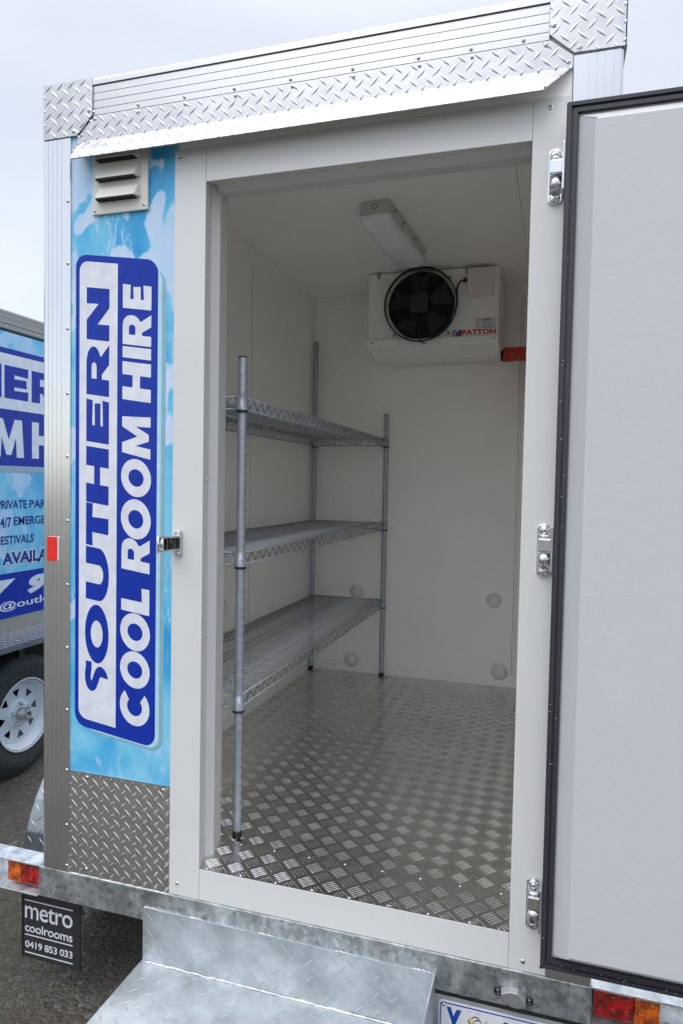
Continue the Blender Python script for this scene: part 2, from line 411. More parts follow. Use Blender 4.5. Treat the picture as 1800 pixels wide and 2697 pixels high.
def thing(name, loc, label, cat, group=None):
    o = bpy.data.objects.new(name, None); COL.objects.link(o); o.empty_display_size = 0.1
    o.location = loc; WLOC[o.name] = Vector(loc); o['label'] = label; o['category'] = cat
    if group: o['group'] = group
    return o
def tag(o, label=None, cat=None, kind=None, group=None):
    if label: o['label'] = label
    if cat: o['category'] = cat
    if kind: o['kind'] = kind
    if group: o['group'] = group
    return o

# flat shapes (letters, logos) cut as thin 2D curves -> mesh, mapped by fn(u, v) onto a plane, with real thickness
def flat(name, loops, fn, nrm, mat, parent, thick=0.0004, extra=None):
    cu = bpy.data.curves.new('tmp', 'CURVE'); cu.dimensions = '2D'; cu.fill_mode = 'BOTH'
    for lp in loops:
        sp = cu.splines.new('POLY'); sp.points.add(len(lp)-1); sp.use_cyclic_u = True
        for i, p in enumerate(lp): sp.points[i].co = (p[0], p[1], 0, 1)
    return curve_to(name, cu, fn, nrm, mat, parent, thick)

def curve_to(name, cu, fn, nrm, mat, parent, thick=0.0004):
    to = bpy.data.objects.new('tmp', cu); COL.objects.link(to)
    bpy.context.view_layer.update()
    dg = bpy.context.evaluated_depsgraph_get()
    me = bpy.data.meshes.new_from_object(to.evaluated_get(dg))
    bpy.data.objects.remove(to); bpy.data.curves.remove(cu)
    vs = [Vector(fn(v.co.x, v.co.y)) for v in me.vertices]
    nrm = Vector(nrm)
    mb = MB(); nn = len(vs)
    mb.v = [v+nrm*thick for v in vs]+vs
    ec = {}
    for p in me.polygons:
        a = [mb.v[i] for i in p.vertices]
        nf = (a[1]-a[0]).cross(a[2]-a[1])
        idx = list(p.vertices)
        if nf.dot(nrm) < 0: idx.reverse()
        mb.face(idx)
        for i in range(len(idx)):
            e = (idx[i], idx[(i+1) % len(idx)]); ec[e] = 1
    for (a, b) in ec:
        if (b, a) not in ec: mb.face((b, a, nn+a, nn+b))
    bpy.data.meshes.remove(me)
    return mb.build(name, mat, parent)

def text_to(name, body, fit, fn, nrm, mat, parent, bold=0.0, spacing=1.0, thick=0.0004, shear=0.0, align=None):
    """fit=(u0,u1,v0,v1): the text's bounding box is mapped to this box, then through fn"""
    cu = bpy.data.curves.new('tmpf', 'FONT'); cu.body = body; cu.offset = bold; cu.space_character = spacing; cu.shear = shear
    cu.resolution_u = 4
    to = bpy.data.objects.new('tmpf', cu); COL.objects.link(to); bpy.context.view_layer.update()
    dg = bpy.context.evaluated_depsgraph_get()
    me = bpy.data.meshes.new_from_object(to.evaluated_get(dg))
    bpy.data.objects.remove(to); bpy.data.curves.remove(cu)
    xs = [v.co.x for v in me.vertices]; ys = [v.co.y for v in me.vertices]
    x0, x1, y0, y1 = min(xs), max(xs), min(ys), max(ys)
    u0, u1, v0, v1 = fit
    g = lambda x, y: fn(u0+(x-x0)/(x1-x0)*(u1-u0), v0+(y-y0)/(y1-y0)*(v1-v0))
    vs = [Vector(g(v.co.x, v.co.y)) for v in me.vertices]; nrm = Vector(nrm); mb = MB(); nn = len(vs)
    mb.v = [v+nrm*thick for v in vs]+vs
    # weld duplicates is unnecessary; build front faces and skirts
    ec = {}
    for p in me.polygons:
        idx = list(p.vertices)
        a = [mb.v[i] for i in idx]; nf = Vector((0, 0, 0))
        for i in range(len(a)): nf += (a[i]-a[0]).cross(a[(i+1) % len(a)]-a[0])
        if nf.dot(nrm) < 0: idx.reverse()
        mb.face(idx)
        for i in range(len(idx)): ec[(idx[i], idx[(i+1) % len(idx)])] = 1
    for (a, b) in ec:
        if (b, a) not in ec: mb.face((b, a, nn+a, nn+b))
    bpy.data.meshes.remove(me)
    return mb.build(name, mat, parent)

def arc(cx, cy, rx, ry, a0, a1, n=12):
    return [(cx+rx*math.cos(R(a0+(a1-a0)*i/n)), cy+ry*math.sin(R(a0+(a1-a0)*i/n))) for i in range(n+1)]
def glyph(ch):
    if ch == 'E': return [[(0,0),(.98,0),(1,.28),(.40,.26),(.40,.37),(.93,.38),(.91,.63),(.40,.62),(.40,.74),(.98,.72),(1,1),(0,1)]]
    if ch == 'H': return [[(0,0),(.34,0),(.34,.38),(.66,.38),(.66,0),(1,0),(1,1),(.66,1),(.66,.64),(.34,.64),(.34,1),(0,1)]]
    if ch == 'T': return [[(.32,0),(.70,0),(.68,.72),(1,.70),(1,1),(0,1),(0,.70),(.32,.72)]]
    if ch == 'I': return [[(0,0),(1,0),(1,1),(0,1)]]
    if ch == 'L': return [[(0,0),(1,0),(.98,.28),(.46,.26),(.44,1),(0,1)]]
    if ch == 'N': return [[(0,0),(.31,0),(.30,.52),(.64,0),(1,0),(1,1),(.69,1),(.70,.47),(.37,1),(0,1)]]
    if ch == 'M': return [[(0,0),(.24,0),(.27,.52),(.42,.06),(.58,.06),(.73,.52),(.76,0),(1,0),(.93,1),(.69,1),(.5,.46),(.31,1),(.07,1)]]
    if ch == 'O': return [arc(.5,.5,.5,.53,0,360,40)[:-1], arc(.5,.5,.23,.27,0,360,32)[:-1]]
    if ch == 'U': return [[(0,1),(0,.42)]+arc(.5,.42,.5,.45,180,360,18)[1:]+[(1,1),(.68,1),(.68,.42)]+arc(.5,.42,.18,.20,360,180,14)[1:]+[(.32,1)]]
    if ch == 'R': return [[(0,0),(.34,0),(.34,.32),(.44,.32),(.66,0),(1.06,0),(.80,.36)]+arc(.66,.68,.34,.32,-60,90,12)+[(0,1)], [(.34,.55),(.58,.55)]+arc(.58,.665,.10,.115,-80,80,6)+[(.58,.78),(.34,.78)]]
    if ch == 'C':
        return [arc(.52,.5,.54,.53,42,318,32)+arc(.52,.5,.26,.27,318-6,42+6,26)]
    if ch == 'S':
        cm = lambda a, b, c_, d, t: 0.5*((2*b)+(-a+c_)*t+(2*a-5*b+4*c_-d)*t*t+(-a+3*b-3*c_+d)*t**3)
        c = [(1.0,.86),(.80,.86),(.52,.90),(.28,.82),(.27,.66),(.45,.55),(.66,.46),(.76,.33),(.66,.16),(.40,.10),(.0,.14)]
        e = [c[0]]+c+[c[-1]]; c = [tuple(cm(e[i][q], e[i+1][q], e[i+2][q], e[i+3][q], k/4) for q in (0, 1)) for i in range(len(c)-1) for k in range(4)]+[c[-1]]
        L1 = []; L2 = []
        for i, p in enumerate(c):
            a = c[max(i-1, 0)]; b = c[min(i+1, len(c)-1)]; dx, dy = b[0]-a[0], (b[1]-a[1]); l = math.hypot(dx, dy); nx, ny = -dy/l, dx/l
            w = .13
            L1.append((p[0]+nx*w*1.25, p[1]+ny*w)); L2.append((p[0]-nx*w*1.25, p[1]-ny*w))
        return [L1+L2[::-1]]

# ================================================================ ground
g = MB(); g.poly([(-300, -300, 0), (300, -300, 0), (300, 300, 0), (-300, 300, 0)])
tag(g.build('ground', M_['ground']), kind='structure')

# ================================================================ the cool room trailer
YB = 2.133; ZF = 0.5176; ZC = 2.6887; XL = 0.0797; XR = 1.3824  # room scaled up about the camera; seams, bolt caps and floor pitch likewise
X0, X1, ZS, ZT = 0.5211, 1.3611, 0.5325, 2.4085
D2 = 0.1615
FX0, FX1, ZR, FT = 0.4269, 1.4570, 0.4432, 2.5001
H = 2.7288; ZCP = 2.5873; TW = 1.552; PW = 0.0916
tr = thing('cool_room_trailer', (0.776, 1.0, 0), 'white cool room trailer with its rear door wide open and shelves inside', 'trailer', 'cool room trailers')

# outer shell
b = MB(); b.box(0.004, XL-0.002, 0.07, YB+0.08, ZR, H-0.03); b.build('side_wall', M_['ice2'], tr)
b = MB(); b.box(XR+0.002, TW-0.004, 0.07, YB+0.08, ZR, H-0.03); b.build('side_wall', M_['ice2'], tr)
b = MB()
b.box(0.002, X0-0.024, 0.0006, D2-0.002, ZR+0.0004, H-0.002); b.box(X1+0.024, TW-0.002, 0.0006, D2-0.002, ZR+0.0004, H-0.002)
b.box(X0-0.024, X1+0.024, 0.0006, D2-0.002, ZT+0.026, H-0.002); b.box(X0-0.024, X1+0.024, 0.0006, 0.152, ZR+0.0004, ZS-0.006)
b.build('rear_wall', M_['inner'], tr)
b = MB(); b.box(0.004, TW-0.004, 0.07, YB+0.08, H-0.028, H-0.003); b.build('roof', M_['alu_h'], tr)

# interior faces
def plank(name, mat, x0, x1, y0, y1, z0, z1, bev=0): b = MB(); b.box(x0, x1, y0, y1, z0, z1); return b.build(name, mat, tr, bev)
plank('inner_side_wall', M_['inner'], XL-0.0015, XL, D2+0.001, YB, ZF-0.05, ZC+0.02)
b = MB(); b.box(XR, XR+0.0015, D2+0.001, YB, ZF-0.05, ZC+0.02); b.build('inner_side_wall', M_['inner'], tr)
plank('inner_back_wall', M_['inner'], XL-0.02, XR+0.02, YB, YB+0.075, ZF-0.05, ZC+0.02)
plank('inner_front_wall', M_['inner'], XL, X0-0.024, D2-0.0015, D2+0.0008, ZF-0.03, ZC)
plank('inner_front_wall', M_['inner'], X1+0.024, XR, D2-0.0015, D2+0.0008, ZF-0.03, ZC)
plank('inner_front_wall', M_['inner'], X0-0.024, X1+0.024, D2-0.0015, D2+0.0008, ZT+0.026, ZC)
b = MB(); b.box(XL-0.001, XR+0.001, D2, YB, ZC, ZC+0.05)
b.build('ceiling', M_['inner'], tr)
b = MB(); b.box(XL, XR, 0.1525, YB, ZF-0.03, ZF)
b.bars5(XL+0.012, XR-0.001, 0.162, YB-0.012, ZF, 0.0685, 0.0693, 0.6676, 0.2126); b.build('floor', [M_['floor'], M_['bar']], tr)
# seams: thin sunk-looking joint strips (real caulk beads)
def seam(p0, p1, w=0.0018, mat='seam', name='panel_joint'):
    b = MB(); b.tube([p0, p1], w, 6); return b.build(name, M_[mat], tr)
seam((XL, 1.257, ZF+0.05), (XL, 1.257, ZC-0.06))
seam((1.2507, YB, ZF+0.04), (1.2507, YB, ZC-0.06), 0.0015); seam((1.2636, YB, ZF+0.04), (1.2636, YB, ZC-0.06), 0.0012)
seam((1.275, D2, ZC), (1.2967, YB, ZC), 0.0013)
# internal angle trims (two legs each, as L profiles)
tt = 0.003; TL = 0.038
b = MB(); b.box(XL, XL+tt, D2+0.002, YB-0.004, ZC-0.052, ZC-0.0005)
for y in (0.30, 0.62, 0.95, 1.10, 1.28, 1.6): b.dome((XL+tt, y, ZC-0.022), 0.004, 0.002, (1, 0, 0), 1, 8, 2)
b.build('ceiling_trim', [M_['trim'], M_['seam']], tr, 0.0012)
b = MB(); b.box(XL+tt, XR, YB-tt, YB, ZC-0.052, ZC-0.0005)
for x in (0.30, 0.5, 1.235, 1.275): b.dome((x, YB-tt, ZC-0.030), 0.004, 0.002, (0, -1, 0), 1, 8, 2)
b.build('ceiling_trim', [M_['trim'], M_['seam']], tr, 0.0012)
b = MB(); b.box(XL, XL+0.036, YB-0.0035, YB-0.0005, ZF+0.002, ZC-0.053); b.box(XL+0.0005, XL+0.0035, YB-0.036, YB-0.004, ZF+0.002, ZC-0.053)
for z in (0.75, 1.2, 1.65, 2.05, 2.4): b.dome((XL+0.026, YB-0.0035, z), 0.004, 0.002, (0, -1, 0), 1, 8, 2)
b.build('corner_trim', [M_['trim'], M_['seam']], tr, 0.001)
b = MB(); b.prism([(XL, ZF), (XL+0.012, ZF), (XL+0.012, ZF+0.050), (XL+0.003, ZF+0.062), (XL, ZF+0.062)], 'y', D2+0.002, YB-0.014)
for y in (0.4, 0.8, 1.2, 1.6): b.dome((XL+0.012, y, ZF+0.03), 0.004, 0.002, (1, 0, 0), 1, 8, 2)
b.build('skirting', [M_['trim'], M_['seam']], tr, 0.001)
b = MB(); b.prism([(YB, ZF), (YB, ZF+0.062), (YB-0.003, ZF+0.062), (YB-0.012, ZF+0.050), (YB-0.012, ZF)], 'x', XL+0.001, XR)
for x in (0.24, 0.66, 0.92, 1.165, 1.34): b.dome((x, YB-0.0125, ZF+0.032), 0.004, 0.002, (0, -1, 0), 1, 8, 2)
b.build('skirting', [M_['trim'], M_['seam']], tr, 0.001)
# white dome caps over the panel bolts
for i, (x, z, lab) in enumerate(((1.148, 0.9873, None), (1.1886, 0.5957, None), (0.3444, 0.586, None), (0.368, 0.9852, None))):
    b = MB(); b.dome((x, YB-(0.012 if z < 0.62 else 0.0), z), 0.042, 0.025, (0, -1, 0), 0, 28, 7); b.build('bolt_cap', M_['white'], tr)
b = MB(); b.dome((XL, 0.9723, 1.0644), 0.042, 0.025, (1, 0, 0), 0, 28, 7); b.build('bolt_cap', M_['white'], tr)

# rear skin: graphic panel, kick panel
b = MB(); b.box(PW-0.01, FX0+0.01, -0.0016, 0.0003, 0.7505, 2.60)
gp = b.build('graphic_panel', M_['ice'], tr)
b = MB(); b.box(PW-0.002, FX0+0.002, -0.0028, -0.0002, ZR+0.0005, 0.7475)
inr = lambda x0, x1, z0, z1: (lambda a, c_: x0 < a < x1 and z0 < c_ < z1)
b.treads((0, -0.0028, 0), (1, 0, 0), (0, 0, 1), inr(PW-0.001, FX0, ZR+0.001, 0.7465), PW, FX0, ZR, 0.7465)
for x, z in ((0.151, 0.737), (0.15, 0.462), (0.405, 0.737)): b.rivet(x, z, -0.0028)
b.build('kick_panel', [M_['dia'], M_['steel'], M_['dark']], tr)
b = MB(); b.box(PW, FX0, -0.0040, -0.0016, 0.7478, 0.7508); b.build('panel_edge', M_['steel'], tr)

# --- the sign on the graphic panel: letters drawn as outlines, read upwards
SH = -0.14
def lg(z, x): return None
def fnL(off):
    return lambda uu, vv: (uu, off, vv)
def shape(name, loops, y, mat, parent=gp, thick=0.0005): return flat(name, loops, fnL(y), (0, -1, 0), mat, parent, thick)
def rrect(xl, xr, zb, zt, rl, rr, n=8, sh=SH, rzl=None):
    """box whose left corners are rounded by rl, right by rr, ends sheared"""
    rzl = rzl or rl
    p = []
    p += [(xl+rl-rl*math.cos(a), zt-rzl+rzl*math.sin(a)) for a in [math.pi/2*i/n for i in range(n+1)]]
    p += [(xr-rr+rr*math.sin(a), zt-rr+rr*math.cos(a)) for a in [math.pi/2*i/n for i in range(n+1)]] if rr else [(xr, zt)]
    p += [(xr-rr+rr*math.cos(a), zb+rr-rr*math.sin(a)) for a in [math.pi/2*i/n for i in range(n+1)]] if rr else [(xr, zb)]
    p += [(xl+rl-rl*math.sin(a), zb+rzl-rzl*math.cos(a)) for a in [math.pi/2*i/n for i in range(n+1)]]
    xm = 0.245
    return [(x, z+sh*(x-xm)) for x, z in p]
shape('logo_shadow', [rrect(0.160, 0.402, 0.862, 2.205, 0.02, 0.040)], -0.0016, M_['teal'], thick=0.0004)
shape('logo_shadow', [rrect(0.150, 0.389, 0.868, 2.212, 0.02, 0.036)], -0.0020, M_['pale'], thick=0.0004)
shape('logo_panel', [rrect(0.108, 0.3765, 0.872, 2.232, 0.036, 0.036)], -0.0024, M_['blue'], thick=0.0004)
shape('logo_band', [rrect(0.1210, 0.2475, 0.896, 2.2135, 0.028, 0.0)], -0.0028, M_['white_print'], thick=0.0004)
def word(letters, xl, xr, y, mat):
    for ch, z0, z1 in letters:
        loops = []
        for lp in glyph(ch):
            loops.append([(xr-(xr-xl)*b_, z0+(z1-z0)*a_+SH*((xr-(xr-xl)*b_)-(xl+xr)/2)) for a_, b_ in lp])
        shape('letter', loops, y, mat, thick=0.0004)
word([('N', 2.004, 2.150), ('R', 1.848, 1.985), ('E', 1.714, 1.835), ('H', 1.540, 1.700), ('T', 1.417, 1.538), ('U', 1.260, 1.412), ('O', 1.078, 1.248), ('S', 0.985, 1.078)], 0.1452, 0.2206, -0.0032, M_['blue'])
word([('E', 2.084, 2.150), ('R', 1.984, 2.066), ('I', 1.947, 1.978), ('H', 1.830, 1.936), ('M', 1.673, 1.790), ('O', 1.562, 1.668), ('O', 1.443, 1.555), ('R', 1.352, 1.442), ('L', 1.234, 1.308), ('O', 1.125, 1.232), ('O', 1.018, 1.123), ('C', 0.912, 1.012)], 0.2645, 0.3560, -0.0028, M_['white_print'])

# --- corner posts, top rail, caps, canopy
def post_profile(x0, x1, mirror=False):
    gr = [0.20, 0.36, 0.52, 0.68]
    pts = []
    w = x1-x0
    def X(t): return x1-w*t if mirror else x0+w*t
    pts.append((X(0), 0.09)); pts.append((X(0), -0.001))
    pts.append((X(0.02), -0.0045)); pts.append((X(0.06), -0.0062))
    for g_ in gr:
        pts += [(X(g_)-0.0006, -0.0065), (X(g_)-0.0003, -0.0055), (X(g_)+0.0003, -0.0055), (X(g_)+0.0006, -0.0065)][::(-1 if mirror else 1)]
    pts += [(X(0.985), -0.0065), (X(1), -0.0050), (X(1), 0.004), (X(0.1), 0.004), (X(0.1), 0.09)]
    return pts if mirror else pts
for nm, xa, xb, mir in (('corner_post', -0.003, PW, False), ('corner_post', 1.4455, TW, True)):
    b = MB(); pr = post_profile(xa, xb, mir)
    b.prism(pr if not mir else pr, 'z', ZR+0.0005, ZCP-0.003)
    if not mir:
        for z in (0.462, 0.585, 0.750, 0.93, 1.115, 1.30, 1.487, 1.674, 1.855, 2.04, 2.225, 2.40): b.rivet(xb-0.0085, z, -0.0065)
    o = b.build(nm, [M_['alu'], M_['steel'], M_['dark']], tr)
b = MB()
zz = [2.628, 2.646, 2.667, 2.688, 2.7080]
pr = [(0.004, 2.6285), (-0.006, 2.6285)]
for z in zz[1:]: pr += [(-0.006, z-0.0009), (-0.0042, z-0.0004), (-0.0042, z+0.0004), (-0.006, z+0.0009)]
pr[-4:] = [(-0.006, 2.7068), (-0.0028, 2.7073), (-0.0028, 2.7094), (-0.0095, 2.7100)]
pr += [(-0.0095, H-0.006), (-0.0075, H-0.002), (-0.004, H), (0.06, H), (0.06, H-0.003), (0.004, H-0.003)]
b.prism([(p[0], p[1]) for p in pr][::-1], 'x', 0.1608, 1.3912)
for i, x in enumerate((0.168, 0.312, 0.455, 0.602, 0.76, 0.925, 1.09, 1.215, 1.335)): b.rivet(x, 2.6365, -0.006)
b.build('top_rail', [M_['alu_h'], M_['steel'], M_['dark']], tr)
def cap(pts, riv):
    b = MB(); b.prism(pts, 'y', -0.0105, 0.001)
    for x, z in riv: b.rivet(x, z, -0.0105, 0.0058)
    def ins(a, c_):
        n = len(pts); r = False
        for i in range(n):
            (xa, za), (xb, zb) = pts[i], pts[(i+1) % n]
            if (za > c_) != (zb > c_) and a < (xb-xa)*(c_-za)/(zb-za)+xa: r = not r
        return r
    xs = [p[0] for p in pts]; zs = [p[1] for p in pts]
    b.treads((0, -0.0105, 0.007), (1, 0, 0), (0, 0, 1), lambda a, c_: ins(a, c_+0.007), min(xs), max(xs), min(zs), max(zs), 0.0385, 0.0172, 0.0040, 0.0022)
    return b
b = cap([(0.004, H+0.001), (0.004, 2.5785), (0.1165, 2.5785), (0.1665, 2.628), (0.1665, H+0.001)], ((0.156, 2.640), (0.104, 2.590)))
b.box(0.0015, 0.0038, -0.0105, 0.16, 2.5785, H+0.001); b.box(-0.006, 0.1602, 0.0012, 0.16, H+0.0005, H+0.0032)
b.build('corner_cap', [M_['dia_cap'], M_['steel'], M_['dark']], tr)
b = cap([(1.392, H+0.003), (1.392, 2.638), (1.447, ZCP+0.002), (TW+0.004, ZCP), (TW+0.004, H+0.003)], ((1.402, 2.656), (1.459, 2.598)))
b.box(TW+0.0015, TW+0.006, -0.0105, 0.16, ZCP, H+0.003); b.box(1.392, TW+0.006, 0.0012, 0.16, H+0.0005, H+0.0032)
b.build('corner_cap', [M_['dia_cap'], M_['steel'], M_['dark']], tr)
# canopy: flat strip on the face, folded out and down
b = MB()
ft = 0.003
A = [(0.163, 2.6265), (0.109, 2.577), (0.119, 2.560), (1.4445, 2.560), (1.4445, 2.586), (1.3935, 2.6265)]
def fold(loop_up, loop_dn):
    pass
yf = -0.0065
n0 = len(b.v)
# face strip (thickness towards the wall) and the lip as one folded sheet
b.hull([(0.168, yf, 2.6265), (0.116, yf, 2.577), (0.114, yf, 2.5600), (1.4445, yf, 2.5600), (1.4445, yf, 2.586), (1.3935, yf, 2.6265)][::-1] and
       [(0.168, yf+ft, 2.6265), (0.116, yf+ft, 2.577), (0.114, yf+ft, 2.5600), (1.4445, yf+ft, 2.5600), (1.4445, yf+ft, 2.586), (1.3935, yf+ft, 2.6265)],
       [(0.168, yf, 2.6265), (0.116, yf, 2.577), (0.114, yf, 2.5600), (1.4445, yf, 2.5600), (1.4445, yf, 2.586), (1.3935, yf, 2.6265)])
LY, LZ = -0.058, 2.4905
b.hull([(0.117, yf+ft, 2.5600), (0.131, LY+ft*0.8, LZ-ft*0.6), (1.382, LY+ft*0.8, LZ-ft*0.6), (1.4445, yf+ft, 2.5600)],
       [(0.117, yf, 2.5600), (0.131, LY, LZ), (1.382, LY, LZ), (1.4445, yf, 2.5600)])
b.treads((0, yf, 0), (1, 0, 0), (0, 0, 1), lambda a, c_: 2.561 < c_ < 2.6255 and 0.112+(0.051)*max(0, c_-2.577)/0.05 < a < 1.4435-0.051*max(0, c_-2.586)/0.0405, 0.1, 1.45, 2.55, 2.63, 0.0385, 0.0172, 0.0040, 0.0022)
lv = Vector((0, LY-yf, LZ-2.560)).normalized(); ll = Vector((0, LY-yf, LZ-2.560)).length
b.treads((0, yf, 2.560), (1, 0, 0), -lv, lambda a, c_: -ll+0.001 < c_ < -0.001 and 0.118 < a < 1.4435+0.062*c_/ll, 0.1, 1.45, -0.1, 0.0, 0.0385, 0.0172, 0.0040, 0.0022)
for x in (0.172, 0.313, 0.457, 0.606, 0.765, 0.928, 1.093, 1.218, 1.385): b.rivet(x, 2.6175, yf)
b.rivet(0.127, 2.578, yf); b.rivet(1.435, 2.572, yf)
b.build('canopy', [M_['dia_cap'], M_['steel'], M_['dark']], tr)

# --- vent
b = MB(); b.box(0.168, 0.347, -0.0105, -0.0016, 2.351, 2.552)
for x, z in ((0.177, 2.362), (0.335, 2.364)): b.dome((x, -0.0105, z), 0.0045, 0.0028, (0, -1, 0), 1, 10, 3, 2)
for zs in (2.383, 2.437, 2.490):
    b.hull([(0.188, -0.0105, zs+0.043), (0.184, -0.0105, zs+0.0032), (0.326, -0.0105, zs+0.0032), (0.322, -0.0105, zs+0.043)],
           [(0.194, -0.0125, zs+0.041), (0.189, -0.031, zs+0.0045), (0.314, -0.031, zs+0.0045), (0.318, -0.0125, zs+0.041)])
v_ = b.build('wall_vent', [M_['vent'], M_['steel'], M_['dark']], tr, 0.0022)
for zs in (2.383, 2.437, 2.490):
    b = MB(); b.box(0.192, 0.312, -0.0290, -0.0107, zs+0.0006, zs+0.0030); b.build('slot', M_['dark'], v_)

# --- red side reflector
b = MB(); b.box(0.0185, 0.0530, -0.016, -0.0066, 1.369, 1.440); b.box(0.0530, 0.0580, -0.0135, -0.0066, 1.3695, 1.4395, 1); b.build('reflector', [M_['red_refl'], M_['white']], tr, 0.0016)

# --- door frame with its stepped rebate
YF = -0.0041
def stile(prof, a, c, name='door_frame_stile'):
    b = MB(); b.prism(prof, 'z', a, c); return b
def jamb(sg, xf, xj, dt, db):
    def L(z, d): return [(xf, YF, z), (xj, YF, z), (xj-sg*0.0148, 0.055, z), (xj+sg*0.0030, 0.075, z), (xj-sg*0.0180, D2, z), (xf+sg*0.01, D2, z), (xf, 0.0, z)]
    lo, hi = L(ZR+0.001, db), L(FT, dt)
    if sg < 0: lo.reverse(); hi.reverse()
    b = MB(); b.hull(lo, hi); return b
b = jamb(1, FX0, X0, 0, 0)
for z, x in ((2.475, FX0+0.018), (0.478, FX0+0.026)): b.rivet(x, z, YF, 0.0058)
for z in (2.375, 1.62, 1.17, 0.585): b.dome((X0-0.0146, 0.050, z), 0.0045, 0.003, (1, 0, 0), 1, 8, 3)
for z in (2.36, 1.58, 1.15): b.dome((X0-0.0095, 0.120, z), 0.0035, 0.002, (1, 0, 0), 1, 8, 3)
for z in (1.615,): b.rivet(X0+0.012, z, YF, 0.003)
b.build('door_frame_stile', [M_['frame'], M_['steel'], M_['dark']], tr, 0.0012)
b = jamb(-1, FX1, X1, 0.0, 0.0)
for z, x in ((2.478, FX1-0.057), (0.468, FX1-0.062), (0.466, FX1-0.020)): b.rivet(x, z, YF, 0.0062)
b.build('door_frame_stile', [M_['frame'], M_['steel'], M_['dark']], tr, 0.0012)
b = MB()
b.prism([(YF, FT-0.0005), (YF, ZT), (0.055, ZT+0.0165), (0.075, ZT+0.0012), (D2, ZT+0.0215), (D2, FT-0.0005)], 'x', X0+0.0004, X1-0.0004)
for x in (0.575, 0.94, 1.32): b.dome((x, 0.050, ZT+0.0155), 0.0045, 0.003, (0, 0, -1), 1, 8, 3)
for x in (0.60, 0.80, 1.20): b.dome((x, 0.120, ZT+0.012), 0.0035, 0.002, (0, 0, -1), 1, 8, 3)
b.build('door_frame_head', [M_['frame'], M_['steel'], M_['dark']], tr, 0.0012)
b = MB(); b.prism([(YF, ZR+0.0012), (0.03, ZR+0.0012), (0.03, ZS), (YF, ZS)], 'x', X0+0.0004, X1-0.0004)
b.build('door_frame_sill', [M_['frame'], M_['steel']], tr, 0.0012)
# tread plate folded over the sill
b = MB()
b.hull([(X0-0.019, -0.0035, ZS-0.004), (X1+0.019, -0.0035, ZS-0.004), (X1+0.019, 0.159, ZS-0.0035), (X0-0.019, 0.159, ZS-0.0035)],
       [(X0-0.019, -0.0035, ZS+0.0006), (X1+0.019, -0.0035, ZS+0.0006), (X1+0.019, 0.159, ZS+0.0012), (X0-0.019, 0.159, ZS+0.0012)])
b.box(X0-0.019, X1+0.019, 0.1592, 0.1604, ZF, ZS+0.0010)
b.bars5(X0-0.012, X1, -0.003, 0.158, ZS+0.0009, 0.0700, 0.0692, 0.7550, 0.1038, mb_=2)
sx_ = X0+0.055
while sx_ < X1:
    b.dome((sx_, 0.149, ZS+0.0012), 0.0045, 0.0028, (0, 0, 1), 1, 10, 3); sx_ += 0.108
sx_ = X0+0.02
while sx_ < X1:
    b.dome((sx_, 0.0042, ZS+0.0006), 0.0045, 0.0030, (0, 0, 1), 1, 10, 3); sx_ += 0.1035
b.build('sill_plate', [M_['floor'], M_['steel'], M_['bar']], tr)

# --- door keeper (latch) on the left stile
b = MB()
b.prism([(0.427, 1.428), (0.446, 1.405), (0.452, 1.401), (0.459, 1.403), (0.460, 1.410), (0.460, 1.466), (0.458, 1.474), (0.450, 1.476), (0.444, 1.472), (0.427, 1.452)], 'y', YF-0.010, YF)
b.dome((0.4505, YF-0.010, 1.4665), 0.0058, 0.003, (0, -1, 0), 1, 12, 3, 2); b.dome((0.4505, YF-0.010, 1.4105), 0.0058, 0.003, (0, -1, 0), 1, 12, 3, 2)
lt = b.build('door_latch', [M_['steel'], M_['chrome'], M_['dark']], tr, 0.0015)
b = MB()
for z0, z1 in ((1.4545, 1.4590), (1.4190, 1.4235)):
    b.hull([(0.4275, YF-0.005, z0), (0.4275, -0.080, z0), (0.4335, -0.083, z0), (0.4500, -0.030, z0), (0.4590, YF-0.010, z0)],
           [(0.4275, YF-0.005, z1), (0.4275, -0.080, z1), (0.4335, -0.083, z1), (0.4500, -0.030, z1), (0.4590, YF-0.010, z1)])
b.box(0.4280, 0.4310, -0.078, YF-0.005, 1.4235, 1.4545)
b.build('latch_jaw', M_['steel'], lt, 0.0008)
b = MB(); b.lathe([(0, -0.0155), (0.0075, -0.0155), (0.0075, 0.0155), (0, 0.0155)], (0.4405, -0.035, 1.439), 'z', 16); b.build('roller', M_['black'], lt)
b = MB(); b.lathe([(0, -0.0155), (0.006, -0.0155), (0.006, 0.0155), (0, 0.0155)], (0.4335, -0.066, 1.439), 'z', 16); b.build('pin', M_['chrome'], lt)
b = MB(); b.tube([(0.432, -0.081, 1.416), (0.432, -0.081, 1.462)], 0.003, 8); b.build('pin', M_['chrome'], lt)

